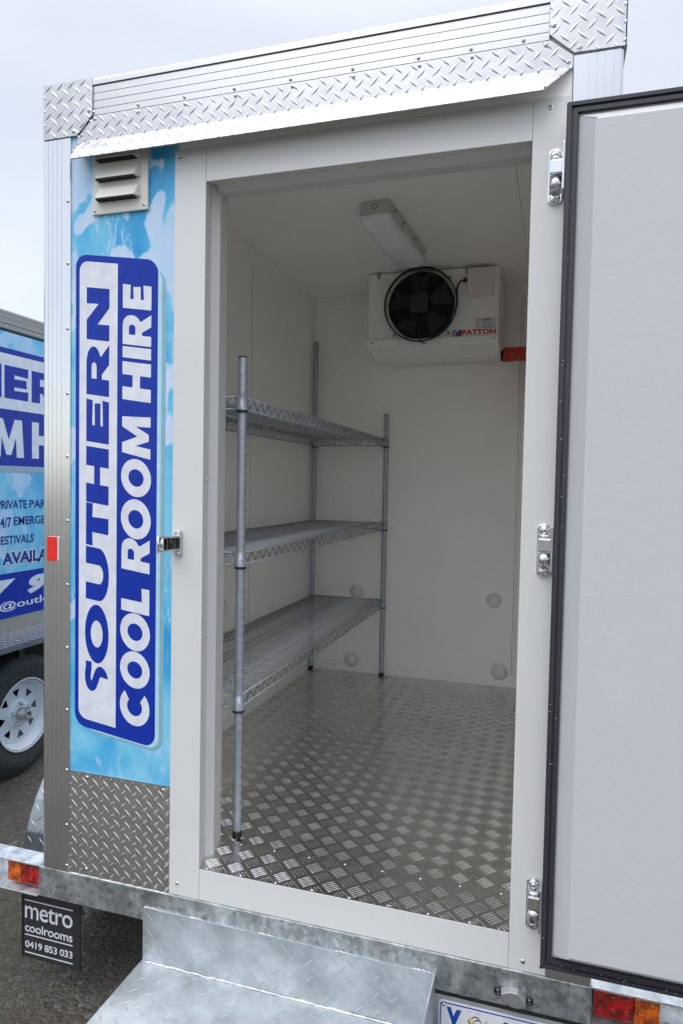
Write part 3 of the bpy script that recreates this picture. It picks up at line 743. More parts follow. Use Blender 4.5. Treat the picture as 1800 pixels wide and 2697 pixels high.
# --- hinges
for zc in (2.3185, 1.4635, 0.6185):
    b = MB()
    pr = [(1.3985, zc-0.052)]+[(1.4145+0.016*math.cos(R(a)), zc-0.052+0.010*math.sin(R(a))) for a in range(180, 361, 20)]
    pr += [(1.4145+0.016*math.cos(R(a)), zc+0.052+0.010*math.sin(R(a))) for a in range(0, 181, 20)]
    b.prism(pr, 'y', YF-0.0065, YF)
    hb = b.build('hinge', [M_['chrome']], tr, 0.0015)
    for zq in (zc+0.047, zc-0.050):
        b = MB(); b.dome((1.4145, YF-0.0065, zq), 0.0125, 0.0060, (0, -1, 0), 0, 18, 4)
        b.dome((1.4145, YF-0.0115, zq), 0.0060, 0.0028, (0, -1, 0), 0, 12, 3, 1); b.build('screw', [M_['steel'], M_['dark']], hb)
    b = MB(); b.lathe([(0, -0.016), (0.0135, -0.016), (0.0135, 0.013), (0, 0.013)], (1.4145, YF-0.014, zc-0.019), 'z', 20); b.build('knuckle', M_['steel'], hb)
    b = MB(); b.lathe([(0, -0.004), (0.0135, -0.004), (0.0140, 0.003), (0, 0.003)], (1.4145, YF-0.014, zc+0.034), 'z', 20); b.build('knuckle', M_['steel'], hb)
    b = MB(); b.box(1.4015, 1.4300, YF-0.030, YF-0.0067, zc-0.003, zc+0.029); b.build('leaf', M_['chrome'], hb, 0.003)
    b = MB(); b.box(1.4285, 1.4335, -0.052, YF-0.006, zc-0.045, zc+0.058); b.build('leaf_arm', M_['chrome'], hb, 0.001)

# --- the door, swung right back beside the opening
DX0, DX1, DZ0, DZ1 = 1.4310, 2.37, 0.5345, 2.4300
b = MB(); b.box(DX0+0.0035, DX1, -0.097, -0.022, DZ0, DZ1); door = b.build('door', M_['frame'], tr, 0.002)
b = MB()
gw = 0.0235
def ring(b, x0, x1, z0, z1, w, ya, yb, m=0):
    o = [(x0, z0), (x1, z0), (x1, z1), (x0, z1)]; i = [(x0+w, z0+w), (x1-w, z0+w), (x1-w, z1-w), (x0+w, z1-w)]
    for k in range(4):
        j = (k+1) % 4
        P = [o[k], o[j], i[j], i[k]]
        b.hull([(p[0], yb, p[1]) for p in P], [(p[0], ya, p[1]) for p in P], m)
ring(b, DX0+0.003, DX1, DZ0, DZ1, gw, -0.104, -0.0972)
ring(b, DX0+0.005, DX1-0.002, DZ0+0.002, DZ1-0.002, 0.008, -0.111, -0.1041)
ring(b, DX0+0.0175, DX1-0.015, DZ0+0.0145, DZ1-0.0145, 0.0085, -0.108, -0.1041)
random.seed(3)
for k_ in range(22):
    zz_ = random.uniform(DZ0+0.03, DZ1-0.03); b.dome((DX0+random.uniform(0.006, 0.024), -0.1112, zz_), random.uniform(0.0005, 0.0012), 0.0007, (0, -1, 0), 1, 6, 2)
    b.dome((random.uniform(DX0+0.03, 1.75), -0.1112, DZ0+random.uniform(0.004, 0.02)), random.uniform(0.0005, 0.0011), 0.0007, (0, -1, 0), 1, 6, 2)
b.build('gasket', [M_['gasket'], M_['white']], door, 0.0012)
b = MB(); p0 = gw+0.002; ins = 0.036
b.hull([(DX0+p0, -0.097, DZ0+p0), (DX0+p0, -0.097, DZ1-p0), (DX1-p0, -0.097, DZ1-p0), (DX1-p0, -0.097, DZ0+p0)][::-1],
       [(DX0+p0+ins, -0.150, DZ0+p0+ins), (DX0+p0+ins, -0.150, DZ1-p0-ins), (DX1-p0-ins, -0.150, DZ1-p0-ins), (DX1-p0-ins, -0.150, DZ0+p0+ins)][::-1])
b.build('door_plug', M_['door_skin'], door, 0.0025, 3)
for s_ in (0, 1):
    b = MB(); za = DZ1-p0-0.004 if not s_ else DZ0+p0+0.004; zb = DZ1-p0-ins if not s_ else DZ0+p0+ins
    b.tube([(DX0+p0+0.004, -0.1022, za), (DX0+p0+ins, -0.1505, zb)], 0.0008, 5); b.build('mitre_joint', M_['seam'], door)

# --- chassis
b = MB(); b.box(-0.018, 1.552, -0.0065, 0.055, 0.350, ZR); b.build('chassis_rail', M_['galv'], tr, 0.003)
for sgn, xa, xb in ((-1, -0.42, -0.0185), (1, 1.5525, 2.0)):
    b = MB(); b.box(xa, xb, -0.004, 0.058, ZR-0.005, ZR-0.0005); b.box(xa, xb, -0.012, 0.058, 0.350, 0.3545); b.box(xa, xb, 0.052, 0.057, 0.3548, ZR-0.0055)
    br = b.build('light_bracket', M_['galv_light'], tr, 0.001)
for (segs) in (((-0.147, -0.0975, 'lens_amber'), (-0.0970, -0.021, 'lens_red')), ((1.558, 1.6455, 'lens_red'), (1.646, 1.702, 'lens_amber'))):
    xa = segs[0][0]; xb = segs[1][1]
    b = MB(); b.box(xa, xb, 0.035, 0.0515, 0.3650, ZR-0.0105); lh = b.build('tail_light', M_['black'], tr, 0.002)
    for x0_, x1_, mm in segs:
        b = MB(); b.box(x0_+0.001, x1_-0.0002, 0.008, 0.0348, 0.3665, ZR-0.0125)
        n_ = max(2, int((x1_-x0_)/0.024))
        for i in range(n_):
            for zz_ in (0.388, 0.416):
                b.dome((x0_+(i+0.5)*(x1_-x0_)/n_, 0.008, zz_), 0.0055, 0.0010, (0, -1, 0), 0, 12, 3)
        b.build('lens', M_[mm], lh, 0.0025)
# number plate lamp
b = MB()
pr = [(1.349, 0.378), (1.372, 0.3635), (1.389, 0.3635), (1.403, 0.371), (1.403, 0.3865), (1.386, 0.404), (1.368, 0.4045), (1.349, 0.3945)]
pr = [(1.376+(x-1.376)*1.14, z) for x, z in pr]
b.hull([(x, -0.0066, z) for x, z in pr], [(1.375+(x-1.375)*0.93, -0.028, 0.383+(z-0.383)*0.9) for x, z in pr])
pl = b.build('plate_lamp', M_['hub'], tr, 0.002)
for x, z in ((1.339, 0.386), (1.413, 0.3785)):
    b = MB(); b.lathe([(0.0095, 0), (0.0095, -0.006), (0.0065, -0.007), (0.0065, -0.003), (0, -0.003)], (x, -0.0066, z), 'y', 16); b.dome((x, -0.0085, z), 0.0048, 0.002, (0, -1, 0), 1, 10, 3); b.build('grommet', [M_['black'], M_['steel']], pl)
# number plate
NX0, NX1, NZ0, NZ1 = 1.1965, 1.5685, 0.1970, 0.3310
b = MB(); b.box(1.185, 1.60, -0.0090, -0.0070, 0.19, 0.3415); b.build('plate_bracket', M_['dia_galv'], tr)
def rr4(x0, x1, z0, z1, r_, n=5):
    p = []
    for cx_, cz_, a0 in ((x1-r_, z1-r_, 0), (x0+r_, z1-r_, 90), (x0+r_, z0+r_, 180), (x1-r_, z0+r_, 270)):
        p += [(cx_+r_*math.cos(R(a0+90*i/n)), cz_+r_*math.sin(R(a0+90*i/n))) for i in range(n+1)]
    return p
b = MB(); b.prism(rr4(NX0, NX1, NZ0, NZ1, 0.010)[::-1], 'y', -0.0105, -0.0092); npl = b.build('number_plate', M_['plate_white'], tr)
shape('plate_border', [rr4(NX0+0.0035, NX1-0.0035, NZ0+0.0035, NZ1-0.0035, 0.008), rr4(NX0+0.0065, NX1-0.0065, NZ0+0.0065, NZ1-0.0065, 0.006)], -0.0105, M_['plate_blue'], npl)
shape('plate_character', [[(1.216, 0.3170), (1.2265, 0.3170), (1.2335, 0.2960), (1.2415, 0.3150), (1.2530, 0.3150), (1.2400, 0.2800), (1.2400, 0.2350), (1.2300, 0.2350), (1.2300, 0.2800)]], -0.0105, M_['plate_blue'], npl)
shape('plate_character', [[(1.3560, 0.3120), (1.3660, 0.3120), (1.3660, 0.2620), (1.3730, 0.2620), (1.3730, 0.2520), (1.3660, 0.2520), (1.3660, 0.2350), (1.3555, 0.2350), (1.3555, 0.2520), (1.3300, 0.2520), (1.3300, 0.2620)], [(1.3555, 0.2920), (1.3555, 0.2620), (1.3420, 0.2620)]], -0.0105, M_['plate_blue'], npl)
shape('plate_character', [[(1.3990, 0.3120), (1.4080, 0.3120), (1.4080, 0.2350), (1.3975, 0.2350), (1.3975, 0.2960), (1.3880, 0.2900), (1.3880, 0.3030)]], -0.0105, M_['plate_blue'], npl)
b = MB()
for pts, m in (([(1.2725, 0.3065), (1.2740, 0.3000), (1.2800, 0.2985)], 0), ([(1.2680, 0.2950), (1.2725, 0.2985), (1.2830, 0.2800), (1.2750, 0.2720)], 0), ([(1.2780, 0.2980), (1.2830, 0.2930), (1.2900, 0.2830), (1.2850, 0.2760)], 0),
               ([(1.3100, 0.2970), (1.3160, 0.3060), (1.3130, 0.2960), (1.3080, 0.2930)], 0), ([(1.3060, 0.2900), (1.3100, 0.2930), (1.3120, 0.2760), (1.3060, 0.2700)], 0)):
    b.hull([(x, -0.0104, z) for x, z in pts], [(x, -0.0110, z) for x, z in pts], m)
for cx_, cz_ in ((1.288, 0.301), (1.294, 0.294)):
    o_ = [(cx_+0.0095*math.cos(R(a)), cz_+0.0075*math.sin(R(a))) for a in range(20, 171, 15)]; i_ = [(cx_+0.0085*math.cos(R(a)), cz_-0.002+0.0070*math.sin(R(a))) for a in range(170, 19, -15)]
    b.hull([(x, -0.0104, z) for x, z in o_+i_], [(x, -0.0110, z) for x, z in o_+i_], 1)
b.build('plate_emblem', [M_['gold'], M_['black']], npl)
for x, z in ((1.209, 0.320), (1.272, 0.3195), (1.292, 0.319)):
    b = MB(); b.dome((x, -0.0105, z), 0.0045 if x < 1.21 else 0.0026, 0.0022, (0, -1, 0), 0, 10, 3); b.build('plate_screw', M_['steel'], npl)
# step
b = MB()
b.box(0.348, 1.181, -0.0120, -0.0068, 0.2365, 0.392)
b.hull([(0.349, -0.0118, 0.2315), (0.349, -0.255, 0.2315), (1.181, -0.255, 0.2315), (1.181, -0.0118, 0.2315)][::1],
       [(0.349, -0.0118, 0.2363), (0.349, -0.255, 0.2363), (1.181, -0.255, 0.2363), (1.181, -0.0118, 0.2363)])
b.box(0.349, 1.181, -0.2600, -0.2552, 0.18, 0.2363); b.box(0.3440, 0.3488, -0.2552, -0.007, 0.2, 0.2363); b.box(1.1812, 1.186, -0.2552, -0.007, 0.2, 0.3915)
b.treads((0, -0.0120, 0), (1, 0, 0), (0, 0, 1), inr(0.350, 1.179, 0.243, 0.389), 0.35, 1.18, 0.24, 0.39, 0.046, 0.0185, 0.0031, 0.0011)
b.treads((0, 0, 0.2363), (1, 0, 0), (0, 1, 0), inr(0.350, 1.179, -0.254, -0.017), 0.35, 1.18, -0.26, -0.01, 0.046, 0.0185, 0.0031, 0.0011)
st = b.build('rear_step', M_['dia_galv'], tr, 0.0012)
def weld(pts, rad, name='weld_bead'):
    random.seed(len(pts)); P = []
    n = 60
    a, c = Vector(pts[0]), Vector(pts[1])
    for i in range(n+1):
        P.append(a.lerp(c, i/n)+Vector((0, random.uniform(-.0008, .0008), random.uniform(-.0008, .0008))))
    b = MB(); b.tube(P, [rad*random.uniform(0.6, 1.35) for _ in P], 7); return b.build(name, M_['galv_light'], st)
weld([(0.352, -0.0145, 0.238), (1.178, -0.0145, 0.238)], 0.0030)
for x0_ in (0.352, 0.497, 0.705, 0.925, 1.130): weld([(x0_, -0.0095, 0.3925), (x0_+0.042, -0.0095, 0.3925)], 0.0030)
# wheel, mudguard, mud flap on the left side
def wheel(parent, c, side, rt=0.315, rr_=0.19, wd=0.18, detail=True):
    """c = centre of outer face; side +1: outer face towards +x"""
    s = side
    b = MB(); prof = [(rr_-0.004, -0.004), (rr_+0.015, -0.002), (rr_+0.06, 0.006), (rt-0.040, 0.002), (rt-0.018, -0.012), (rt-0.006, -0.024), (rt, -0.04), (rt, -wd+0.04), (rt-0.006, -wd+0.024), (rt-0.03, -wd+0.004), (rr_+0.03, -wd+0.004), (rr_, -wd+0.01)]
    b.lathe([(p, a*s) for p, a in prof], c, 'x', 96)
    # tread blocks
    for k in range(64):
        th0 = 2*math.pi*k/64
        for (a0, a1, off) in ((-0.018, -0.055, 0), (-0.060, -0.088, 0.5), (-0.093, -0.120, 0), (-0.125, -0.160, 0.5)):
            t0 = th0+off*2*math.pi/64; t1 = t0+2*math.pi/64*0.74; sk = 0.03
            def P(th, rr__, a): return (c[0]+a*s, c[1]+rr__*math.cos(th), c[2]+rr__*math.sin(th))
            dn = 0.010 if a0 == -0.018 else 0.0; ro = rt+0.007
            b.hull([P(t0, rt-0.006-dn, a0), P(t1, rt-0.006-dn, a0), P(t1+sk, rt-0.006, a1), P(t0+sk, rt-0.006, a1)], [P(t0, ro-dn*1.2, a0), P(t1, ro-dn*1.2, a0), P(t1+sk, ro, a1), P(t0+sk, ro, a1)])
    for rr__ in (rt-0.055, rt-0.072):
        b.lathe([(rr__-0.002, 0.003*s), (rr__, 0.0065*s), (rr__+0.002, 0.003*s)], c, 'x', 72)
    ty = b.build('wheel', M_['tyre'], parent)
    b = MB(); b.lathe([(rr_-0.001, 0.002*s), (rr_+0.006, 0.006*s), (rr_+0.008, 0.000), (rr_-0.006, -0.006*s), (rr_-0.012, -0.030*s), (rr_-0.030, -0.045*s), (rr_-0.034, -0.12*s), (rr_-0.034, -0.16*s)], c, 'x', 72)
    b.build('rim', M_['rim'], ty)
    b = MB(); b.lathe([(rr_-0.040, -0.125*s), (0, -0.126*s)], c, 'x', 32); b.build('wheel_well', M_['dark'], ty)
    # disc with eight windows
    ro = rr_-0.031; loops = [[(ro*math.cos(2*math.pi*i/64), ro*math.sin(2*math.pi*i/64)) for i in range(64)]]
    for k in range(8):
        th = 2*math.pi*(k+0.15)/8; q = []
        for rr__, da in ((ro*0.56, 0.0), (ro*0.86, 0.20), (ro*0.86, -0.20)):
            q.append((rr__*math.cos(th+da), rr__*math.sin(th+da)))
        cq = (sum(p[0] for p in q)/3, sum(p[1] for p in q)/3)
        rq = []
        for i in range(3):
            p, pn, pp = q[i], q[(i+1) % 3], q[i-1]
            rq += [(p[0]*0.82+pp[0]*0.18, p[1]*0.82+pp[1]*0.18), (p[0]*0.94+cq[0]*0.06, p[1]*0.94+cq[1]*0.06), (p[0]*0.82+pn[0]*0.18, p[1]*0.82+pn[1]*0.18)]
        loops.append(rq)
    flat('disc', loops, lambda a_, b_: (c[0]-0.050*s, c[1]+a_, c[2]+b_), (s, 0, 0), M_['rim'], ty, 0.003)
    b = MB(); b.lathe([(0.078, -0.0465*s), (0.070, -0.036*s), (0.050, -0.033*s), (0, -0.033*s)], c, 'x', 40); b.build('boss', M_['rim'], ty)
    b = MB(); b.lathe([(0.034, -0.033*s), (0.034, -0.012*s), (0.027, -0.008*s), (0.026, 0.018*s), (0.024, 0.022*s), (0.013, 0.022*s), (0.011, 0.016*s), (0, 0.016*s)], c, 'x', 32); b.build('hub', M_['hub'], ty)
    for k in range(5):
        th = 2*math.pi*(k+0.3)/5
        b = MB(); b.lathe([(0.0105, -0.034*s), (0.0105, -0.018*s), (0.006, -0.012*s), (0, -0.011*s)], (c[0], c[1]+0.057*math.cos(th), c[2]+0.057*math.sin(th)), 'x', 10); b.build('wheel_nut', M_['steel'], ty)
    return ty
wheel(tr, (-0.20, 0.60, 0.318), -1)
wheel(tr, (TW+0.20, 0.60, 0.318), 1)
for xa, xb in ((-0.225, -0.001), (TW+0.001, TW+0.225)):
    b = MB(); n = 30; cy_, cz_, rr_ = 0.56, 0.31, 0.400
    P = [(cy_+rr_*math.cos(R(200-220*i/n)), cz_+rr_*math.sin(R(200-220*i/n))) for i in range(n+1)]
    Q = [(cy_+(rr_-0.003)*math.cos(R(200-220*i/n)), cz_+(rr_-0.003)*math.sin(R(200-220*i/n))) for i in range(n+1)]
    for i in range(n):
        b.hull([(xa, *Q[i]), (xb, *Q[i]), (xb, *Q[i+1]), (xa, *Q[i+1])], [(xa, *P[i]), (xb, *P[i]), (xb, *P[i+1]), (xa, *P[i+1])])
    for i in range(0, n):
        u_ = Vector((1, 0, 0)) ; v_2 = Vector((0, P[i][0]-P[i+1][0], P[i][1]-P[i+1][1])); le = v_2.length
    for k_ in range(28):
        an = 196-k_*7.2
        for q_, (off, sg) in enumerate(((0, 1), (0.5, -1))):
            for j_ in range(5):
                cx2 = xa+0.02+(j_+off)*0.046
                if cx2 > xb-0.012 or cx2 < xa+0.012: continue
                pts = []
                for t in (-1, -0.62, 0, 0.62, 1):
                    th = R(an-off*7.2+t*0.0125/rr_*57.3*sg)
                    nn_ = Vector((0, math.cos(th), math.sin(th))); p = Vector((cx2+0.0125*t, cy_, cz_))+nn_*rr_
                    tg = Vector((0.7071, 0, 0))+Vector((0, -math.sin(th), math.cos(th)))*0.7071*sg
                    pts.append((p, tg, max(0.06, 1-abs(t)**1.7)))
                b.ridge(pts, 0.0036, 0.0016, None, None, Vector((0, math.cos(R(an)), math.sin(R(an)))), None)
    xe = xa if xa < 0 else xb
    for i in range(n):
        b.hull([(xe-0.0015, cy_+(P[i][0]-cy_)*0.93, cz_+(P[i][1]-cz_)*0.93), (xe-0.0015, *P[i]), (xe-0.0015, *P[i+1]), (xe-0.0015, cy_+(P[i+1][0]-cy_)*0.93, cz_+(P[i+1][1]-cz_)*0.93)],
               [(xe+0.0015, cy_+(P[i][0]-cy_)*0.93, cz_+(P[i][1]-cz_)*0.93), (xe+0.0015, *P[i]), (xe+0.0015, *P[i+1]), (xe+0.0015, cy_+(P[i+1][0]-cy_)*0.93, cz_+(P[i+1][1]-cz_)*0.93)])
    b.build('mudguard', M_['dia_fender'], tr)
# undercarriage
b = MB(); b.box(0.10, 0.16, 0.06, 2.3, 0.36, 0.44); b.box(1.39, 1.45, 0.06, 2.3, 0.36, 0.44); b.box(0.16, 1.39, 0.9, 0.96, 0.37, 0.44); b.box(0.16, 1.39, 1.6, 1.66, 0.37, 0.44)
b.box(-0.02, 1.57, 0.57, 0.63, 0.29, 0.35); b.build('chassis_frame', M_['galv'], tr)
b = MB(); b.box(0.0, 1.552, 0.056, YB+0.07, 0.4405, 0.4425); b.build('underfloor', M_['hub'], tr)
# mud flap
b = MB(); b.box(-0.1300, 0.0870, 0.050, 0.056, 0.0995, 0.352)
mf = b.build('mud_flap', M_['rubber'], tr, 0.0025)
b = MB(); b.box(-0.1300, -0.1265, 0.0480, 0.0499, 0.1005, 0.349); b.build('flap_edge', M_['black'], mf)
fy = lambda off: (lambda a_, b_: (a_, off, b_))
for z_ in (0.2855, 0.1745, 0.1175):
    b = MB(); b.box(-0.1180, 0.0610, 0.0487, 0.0499, z_-0.0014, z_+0.0014); b.build('line', M_['white_print'], mf)
text_to('lettering', 'metro', (-0.1180, 0.0600, 0.2270, 0.2745), fy(0.0499), (0, -1, 0), M_['white_print'], mf, 0.004, 0.93, 0.0008)
text_to('lettering', 'coolrooms', (-0.1180, 0.0600, 0.1845, 0.2125), fy(0.0499), (0, -1, 0), M_['white_print'], mf, 0.008, 0.96, 0.0008)
text_to('lettering', '0419 853 033', (-0.1170, 0.0600, 0.1330, 0.1550), fy(0.0499), (0, -1, 0), M_['white_print'], mf, 0.008, 0.93, 0.0008)

# ================================================================ evaporator unit
YB, ZF, ZC = 1.885, 0.589, 2.618   # unscaled coordinates of the three fittings below; their roots scale them about the camera
ev = thing('evaporator_unit', (0.876, 1.7, 2.618), 'white ceiling-hung cooling unit with round black fan at the back of the cool room', 'cooling unit')
EX0, EX1, EY0, EY1, EZ0, EZ1 = 0.565, 1.176, 1.530, 1.870, 2.285, 2.612
b = MB(); b.box(EX0, EX1, EY0, EY1, EZ0, EZ1)
for x, z in ((0.603, 2.575), (0.603, 2.455), (0.603, 2.312), (1.022, 2.43), (1.022, 2.30), (0.98, 2.30)): b.dome((x, EY0, z), 0.003, 0.002, (0, -1, 0), 1, 8, 2)
b.build('casing', [M_['evap'], M_['hub']], ev, 0.004)
b = MB(); b.prism([(1.512, 2.262), (1.512, 2.297), (1.528, 2.300), (1.868, 2.300), (1.868, 2.240), (1.70, 2.236)][::-1], 'x', EX0-0.005, EX1+0.004)
for x in (0.588, 1.160): b.dome((x, 1.512, 2.283), 0.005, 0.004, (0, -1, 0), 1, 10, 3)
b.build('drip_tray', [M_['evap'], M_['hub']], ev, 0.003)
for x in (0.6135, 1.03):
    b = MB(); b.box(x-0.012, x+0.012, 1.526, 1.545, 2.604, 2.6175); b.box(x-0.006, x+0.006, 1.520, 1.5295, 2.588, 2.612); b.lathe([(0, -0.012), (0.006, -0.012), (0.006, 0), (0, 0)], (x, 1.530, 2.600), 'y', 10); b.build('bracket', M_['hub'], ev)
FC = (0.8235, 1.530, 2.4475)
b = MB(); b.lathe([(0.1655, -0.0465), (0.1655, -0.036), (0.1720, -0.036), (0.1720, -0.0465), (0.1655, -0.0465)], FC, 'y', 72)
b.lathe([(0.150, -0.001), (0.150, -0.024), (0.154, -0.024), (0.154, -0.001)], FC, 'y', 64)
fan = b.build('fan', M_['black'], ev)
b = MB(); b.lathe([(0.1495, -0.0010), (0, -0.0012)], FC, 'y', 40); b.build('fan_opening', M_['dark'], fan)
for k in range(5):
    th = 2*math.pi*k/5+0.35
    b = MB()
    def P(r_, a_, y_): return (FC[0]+r_*math.cos(th+a_), FC[1]+y_, FC[2]+r_*math.sin(th+a_))
    b.hull([P(0.05, -0.25, -0.008), P(0.147, -0.32, -0.006), P(0.147, 0.40, -0.026), P(0.05, 0.35, -0.024)], [P(0.05, -0.25, -0.010), P(0.147, -0.32, -0.008), P(0.147, 0.40, -0.028), P(0.05, 0.35, -0.026)])
    b.build('fan_blade', plain('fan_blade_black', (0.035, 0.034, 0.033), 0.35) if k == 0 else bpy.data.materials['fan_blade_black'], fan)
b = MB()
for i in range(13):
    rr_ = 0.060+0.0083*i
    yy = -0.046-0.010*(1-(rr_/0.165)**2)
    b.tube([(FC[0]+rr_*math.cos(2*math.pi*k/56), FC[1]+yy, FC[2]+rr_*math.sin(2*math.pi*k/56)) for k in range(56)], 0.0012, 5, closed=True)
for k in range(8):
    th = 2*math.pi*(k+0.5)/8 if k % 2 else 2*math.pi*(k)/8+0.0
    b.tube([(FC[0]+r_*math.cos(th), FC[1]-0.0475-0.010*(1-(r_/0.165)**2), FC[2]+r_*math.sin(th)) for r_ in (0.05, 0.09, 0.13, 0.170)], 0.0017, 6)
b.build('fan_guard', M_['black'], fan)
b = MB()
for k in range(4):
    th = math.pi/4+math.pi/2*k; c_ = (FC[0]+0.182*math.cos(th), FC[1]-0.001, FC[2]+0.182*math.sin(th))
    b.lathe([(0, -0.006), (0.0065, -0.005), (0.0085, 0.0), (0.0085, 0.0008)], c_, 'y', 14)
    b.tube([(FC[0]+0.166*math.cos(th), FC[1]-0.04, FC[2]+0.166*math.sin(th)), (c_[0], c_[1]-0.010, c_[2]), c_], 0.0022, 6)
b.build('fan_clip', M_['hub'], fan)
b = MB(); pr = rr4(FC[0]-0.052, FC[0]+0.046, FC[2]-0.045, FC[2]+0.050, 0.014, 4)
b.hull([(x, FC[1]-0.045, z) for x, z in pr[::-1]], [(FC[0]+(x-FC[0])*0.88, FC[1]-0.062, FC[2]+(z-FC[2])*0.88) for x, z in pr[::-1]])
b.build('motor_cover', plain('motor_cover_charcoal', (0.030, 0.030, 0.031), 0.35), fan, 0.003)
b = MB(); b.tube([(FC[0]+0.013, FC[1]-0.060, FC[2]-0.045), (FC[0]+0.006, FC[1]-0.064, FC[2]-0.085), (FC[0]-0.003, FC[1]-0.060, FC[2]-0.12), (FC[0], FC[1]-0.055, FC[2]-0.158), (FC[0]+0.006, FC[1]-0.04, FC[2]-0.172), (FC[0]+0.03, FC[1]-0.005, FC[2]-0.178)], 0.0028, 7)
b.build('fan_lead', M_['black'], fan)
b = MB(); b.box(1.036, 1.152, 1.497, 1.530, 2.474, 2.600)
for x, z in ((1.042, 2.592), (1.146, 2.594), (1.042, 2.482), (1.146, 2.480)): b.dome((x, 1.497, z), 0.0035, 0.002, (0, -1, 0), 1, 8, 2)
jb = b.build('junction_box', [M_['jbox'], M_['hub']], ev, 0.004)
b = MB(); b.lathe([(0, -0.018), (0.009, -0.018), (0.011, -0.004), (0.011, 0.0), (0, 0.0)], (1.035, 1.516, 2.553), 'x', 12); b.build('cable_gland', M_['black'], jb)
b = MB(); b.tube([(1.020, 1.516, 2.553), (1.004, 1.514, 2.549), (0.993, 1.510, 2.534), (0.988, 1.508, 2.505), (0.989, 1.505, 2.475), (0.994, 1.498, 2.45), (0.990, 1.495, 2.43), (0.982, 1.500, 2.405)], 0.0042, 8); b.build('cable', M_['black'], ev)
fe = lambda a_, b_: (a_, EY0-0.0006, b_)
text_to('lettering', 'PATTON', (1.0150, 1.1660, 2.3060, 2.3300), lambda a_, b_: fe(a_, b_+(a_-1.015)*0.0), (0, -1, 0), M_['logo_red'], ev, 0.055, 1.08)
b = MB()
b.hull([(0.970, EY0-0.0005, 2.3000), (1.012, EY0-0.0005, 2.3000), (1.012, EY0-0.0005, 2.3300), (0.974, EY0-0.0005, 2.3300)][::1], [(0.970, EY0-0.0012, 2.3000), (1.012, EY0-0.0012, 2.3000), (1.012, EY0-0.0012, 2.3300), (0.974, EY0-0.0012, 2.3300)], 0)
for pts, m in (([(0.974, 2.3000), (0.982, 2.3000), (0.985, 2.3170), (0.997, 2.3240), (1.005, 2.3210), (0.998, 2.3290), (0.983, 2.3265), (0.976, 2.3150)], 1), ([(0.988, 2.3150), (0.998, 2.3180), (1.011, 2.3105), (1.011, 2.3065), (0.998, 2.3125)], 2), ([(0.986, 2.3090), (1.000, 2.3045), (1.011, 2.3020), (0.990, 2.3050)], 1)):
    b.hull([(x, EY0-0.0012, z) for x, z in pts], [(x, EY0-0.0019, z) for x, z in pts], m)
b.build('logo', [M_['blue'], M_['white_print'], M_['logo_red']], ev)
b = MB(); ring(b, 1.0770, 1.1665, 2.3335, 2.3770, 0.0018, EY0-0.0011, EY0-0.0003, 0)
b.hull([(1.0788, EY0-0.0003, 2.3353), (1.1647, EY0-0.0003, 2.3353), (1.1647, EY0-0.0003, 2.3752), (1.0788, EY0-0.0003, 2.3752)], [(1.0788, EY0-0.0008, 2.3353), (1.1647, EY0-0.0008, 2.3353), (1.1647, EY0-0.0008, 2.3752), (1.0788, EY0-0.0008, 2.3752)], 1)
for z in (2.3625, 2.3560, 2.3490, 2.3425): b.box(1.082, 1.093, EY0-0.0014, EY0-0.0008, z-0.0008, z+0.0008, 2); b.box(1.102, 1.160, EY0-0.0014, EY0-0.0008, z-0.0004, z+0.0004, 2)
for x, w_, z in ((1.108, .02, 2.3595), (1.130, .014, 2.3525), (1.106, .012, 2.3460), (1.132, .018, 2.3455), (1.108, .016, 2.3395), (1.136, .012, 2.339)): b.box(x, x+w_, EY0-0.0014, EY0-0.0008, z-0.0013, z+0.0013, 2)
b.box(1.112, 1.142, EY0-0.0014, EY0-0.0008, 2.3675, 2.3725, 0)
b.build('rating_label', [M_['logo_red'], M_['white_print'], M_['hub']], ev)
# pipe wrapped in red tape
random.seed(5)
b = MB(); P = [(1.192, 1.70, 2.240), (1.215, 1.70, 2.242), (1.25, 1.70, 2.243), (1.29, 1.70, 2.242), (1.315, 1.70, 2.236), (1.326, 1.70, 2.222), (1.330, 1.70, 2.19), (1.330, 1.71, 2.12), (1.332, 1.76, 2.05), (1.340, 1.84, 2.0)]
PP = []
for i in range(len(P)-1):
    for k in range(6): PP.append(Vector(P[i]).lerp(Vector(P[i+1]), k/6))
b.tube(PP, [0.0335+random.uniform(-0.0016, 0.0018) for _ in PP], 18, 0)
b.lathe([(0, 0), (0.024, 0), (0.026, -0.006), (0.026, -0.016), (0, -0.016)], (1.196, 1.70, 2.236), 'x', 16, 1)
b.build('drain_hose', [M_['hose'], M_['black']], ev)

# ================================================================ ceiling light
cl = thing('ceiling_light', (0.816, 0.98, ZC), 'grey weatherproof batten light fixed along the cool room ceiling, switched off', 'light fitting')
LX0, LX1, LY0, LY1 = 0.760, 0.872, 0.715, 1.245
b = MB(); b.hull([(LX0+0.006, LY0+0.004, ZC-0.001), (LX1-0.006, LY0+0.004, ZC-0.001), (LX1-0.006, LY1-0.004, ZC-0.001), (LX0+0.006, LY1-0.004, ZC-0.001)][::-1],
                 [(LX0, LY0, ZC-0.044), (LX1, LY0, ZC-0.044), (LX1, LY1, ZC-0.044), (LX0, LY1, ZC-0.044)][::-1])
b.box(LX0-0.003, LX1+0.003, LY0-0.003, LY1+0.003, ZC-0.0505, ZC-0.0442)
bs = b.build('light_body', M_['lamp_base'], cl, 0.006, 3)
b = MB(); b.lathe([(0.0078, 0.0), (0.0098, 0.0), (0.0098, -0.0015), (0.0078, -0.0015)], (0.816, LY0+0.0025, ZC-0.022), 'y', 20); b.build('knockout', M_['dark'], bs)
b = MB()
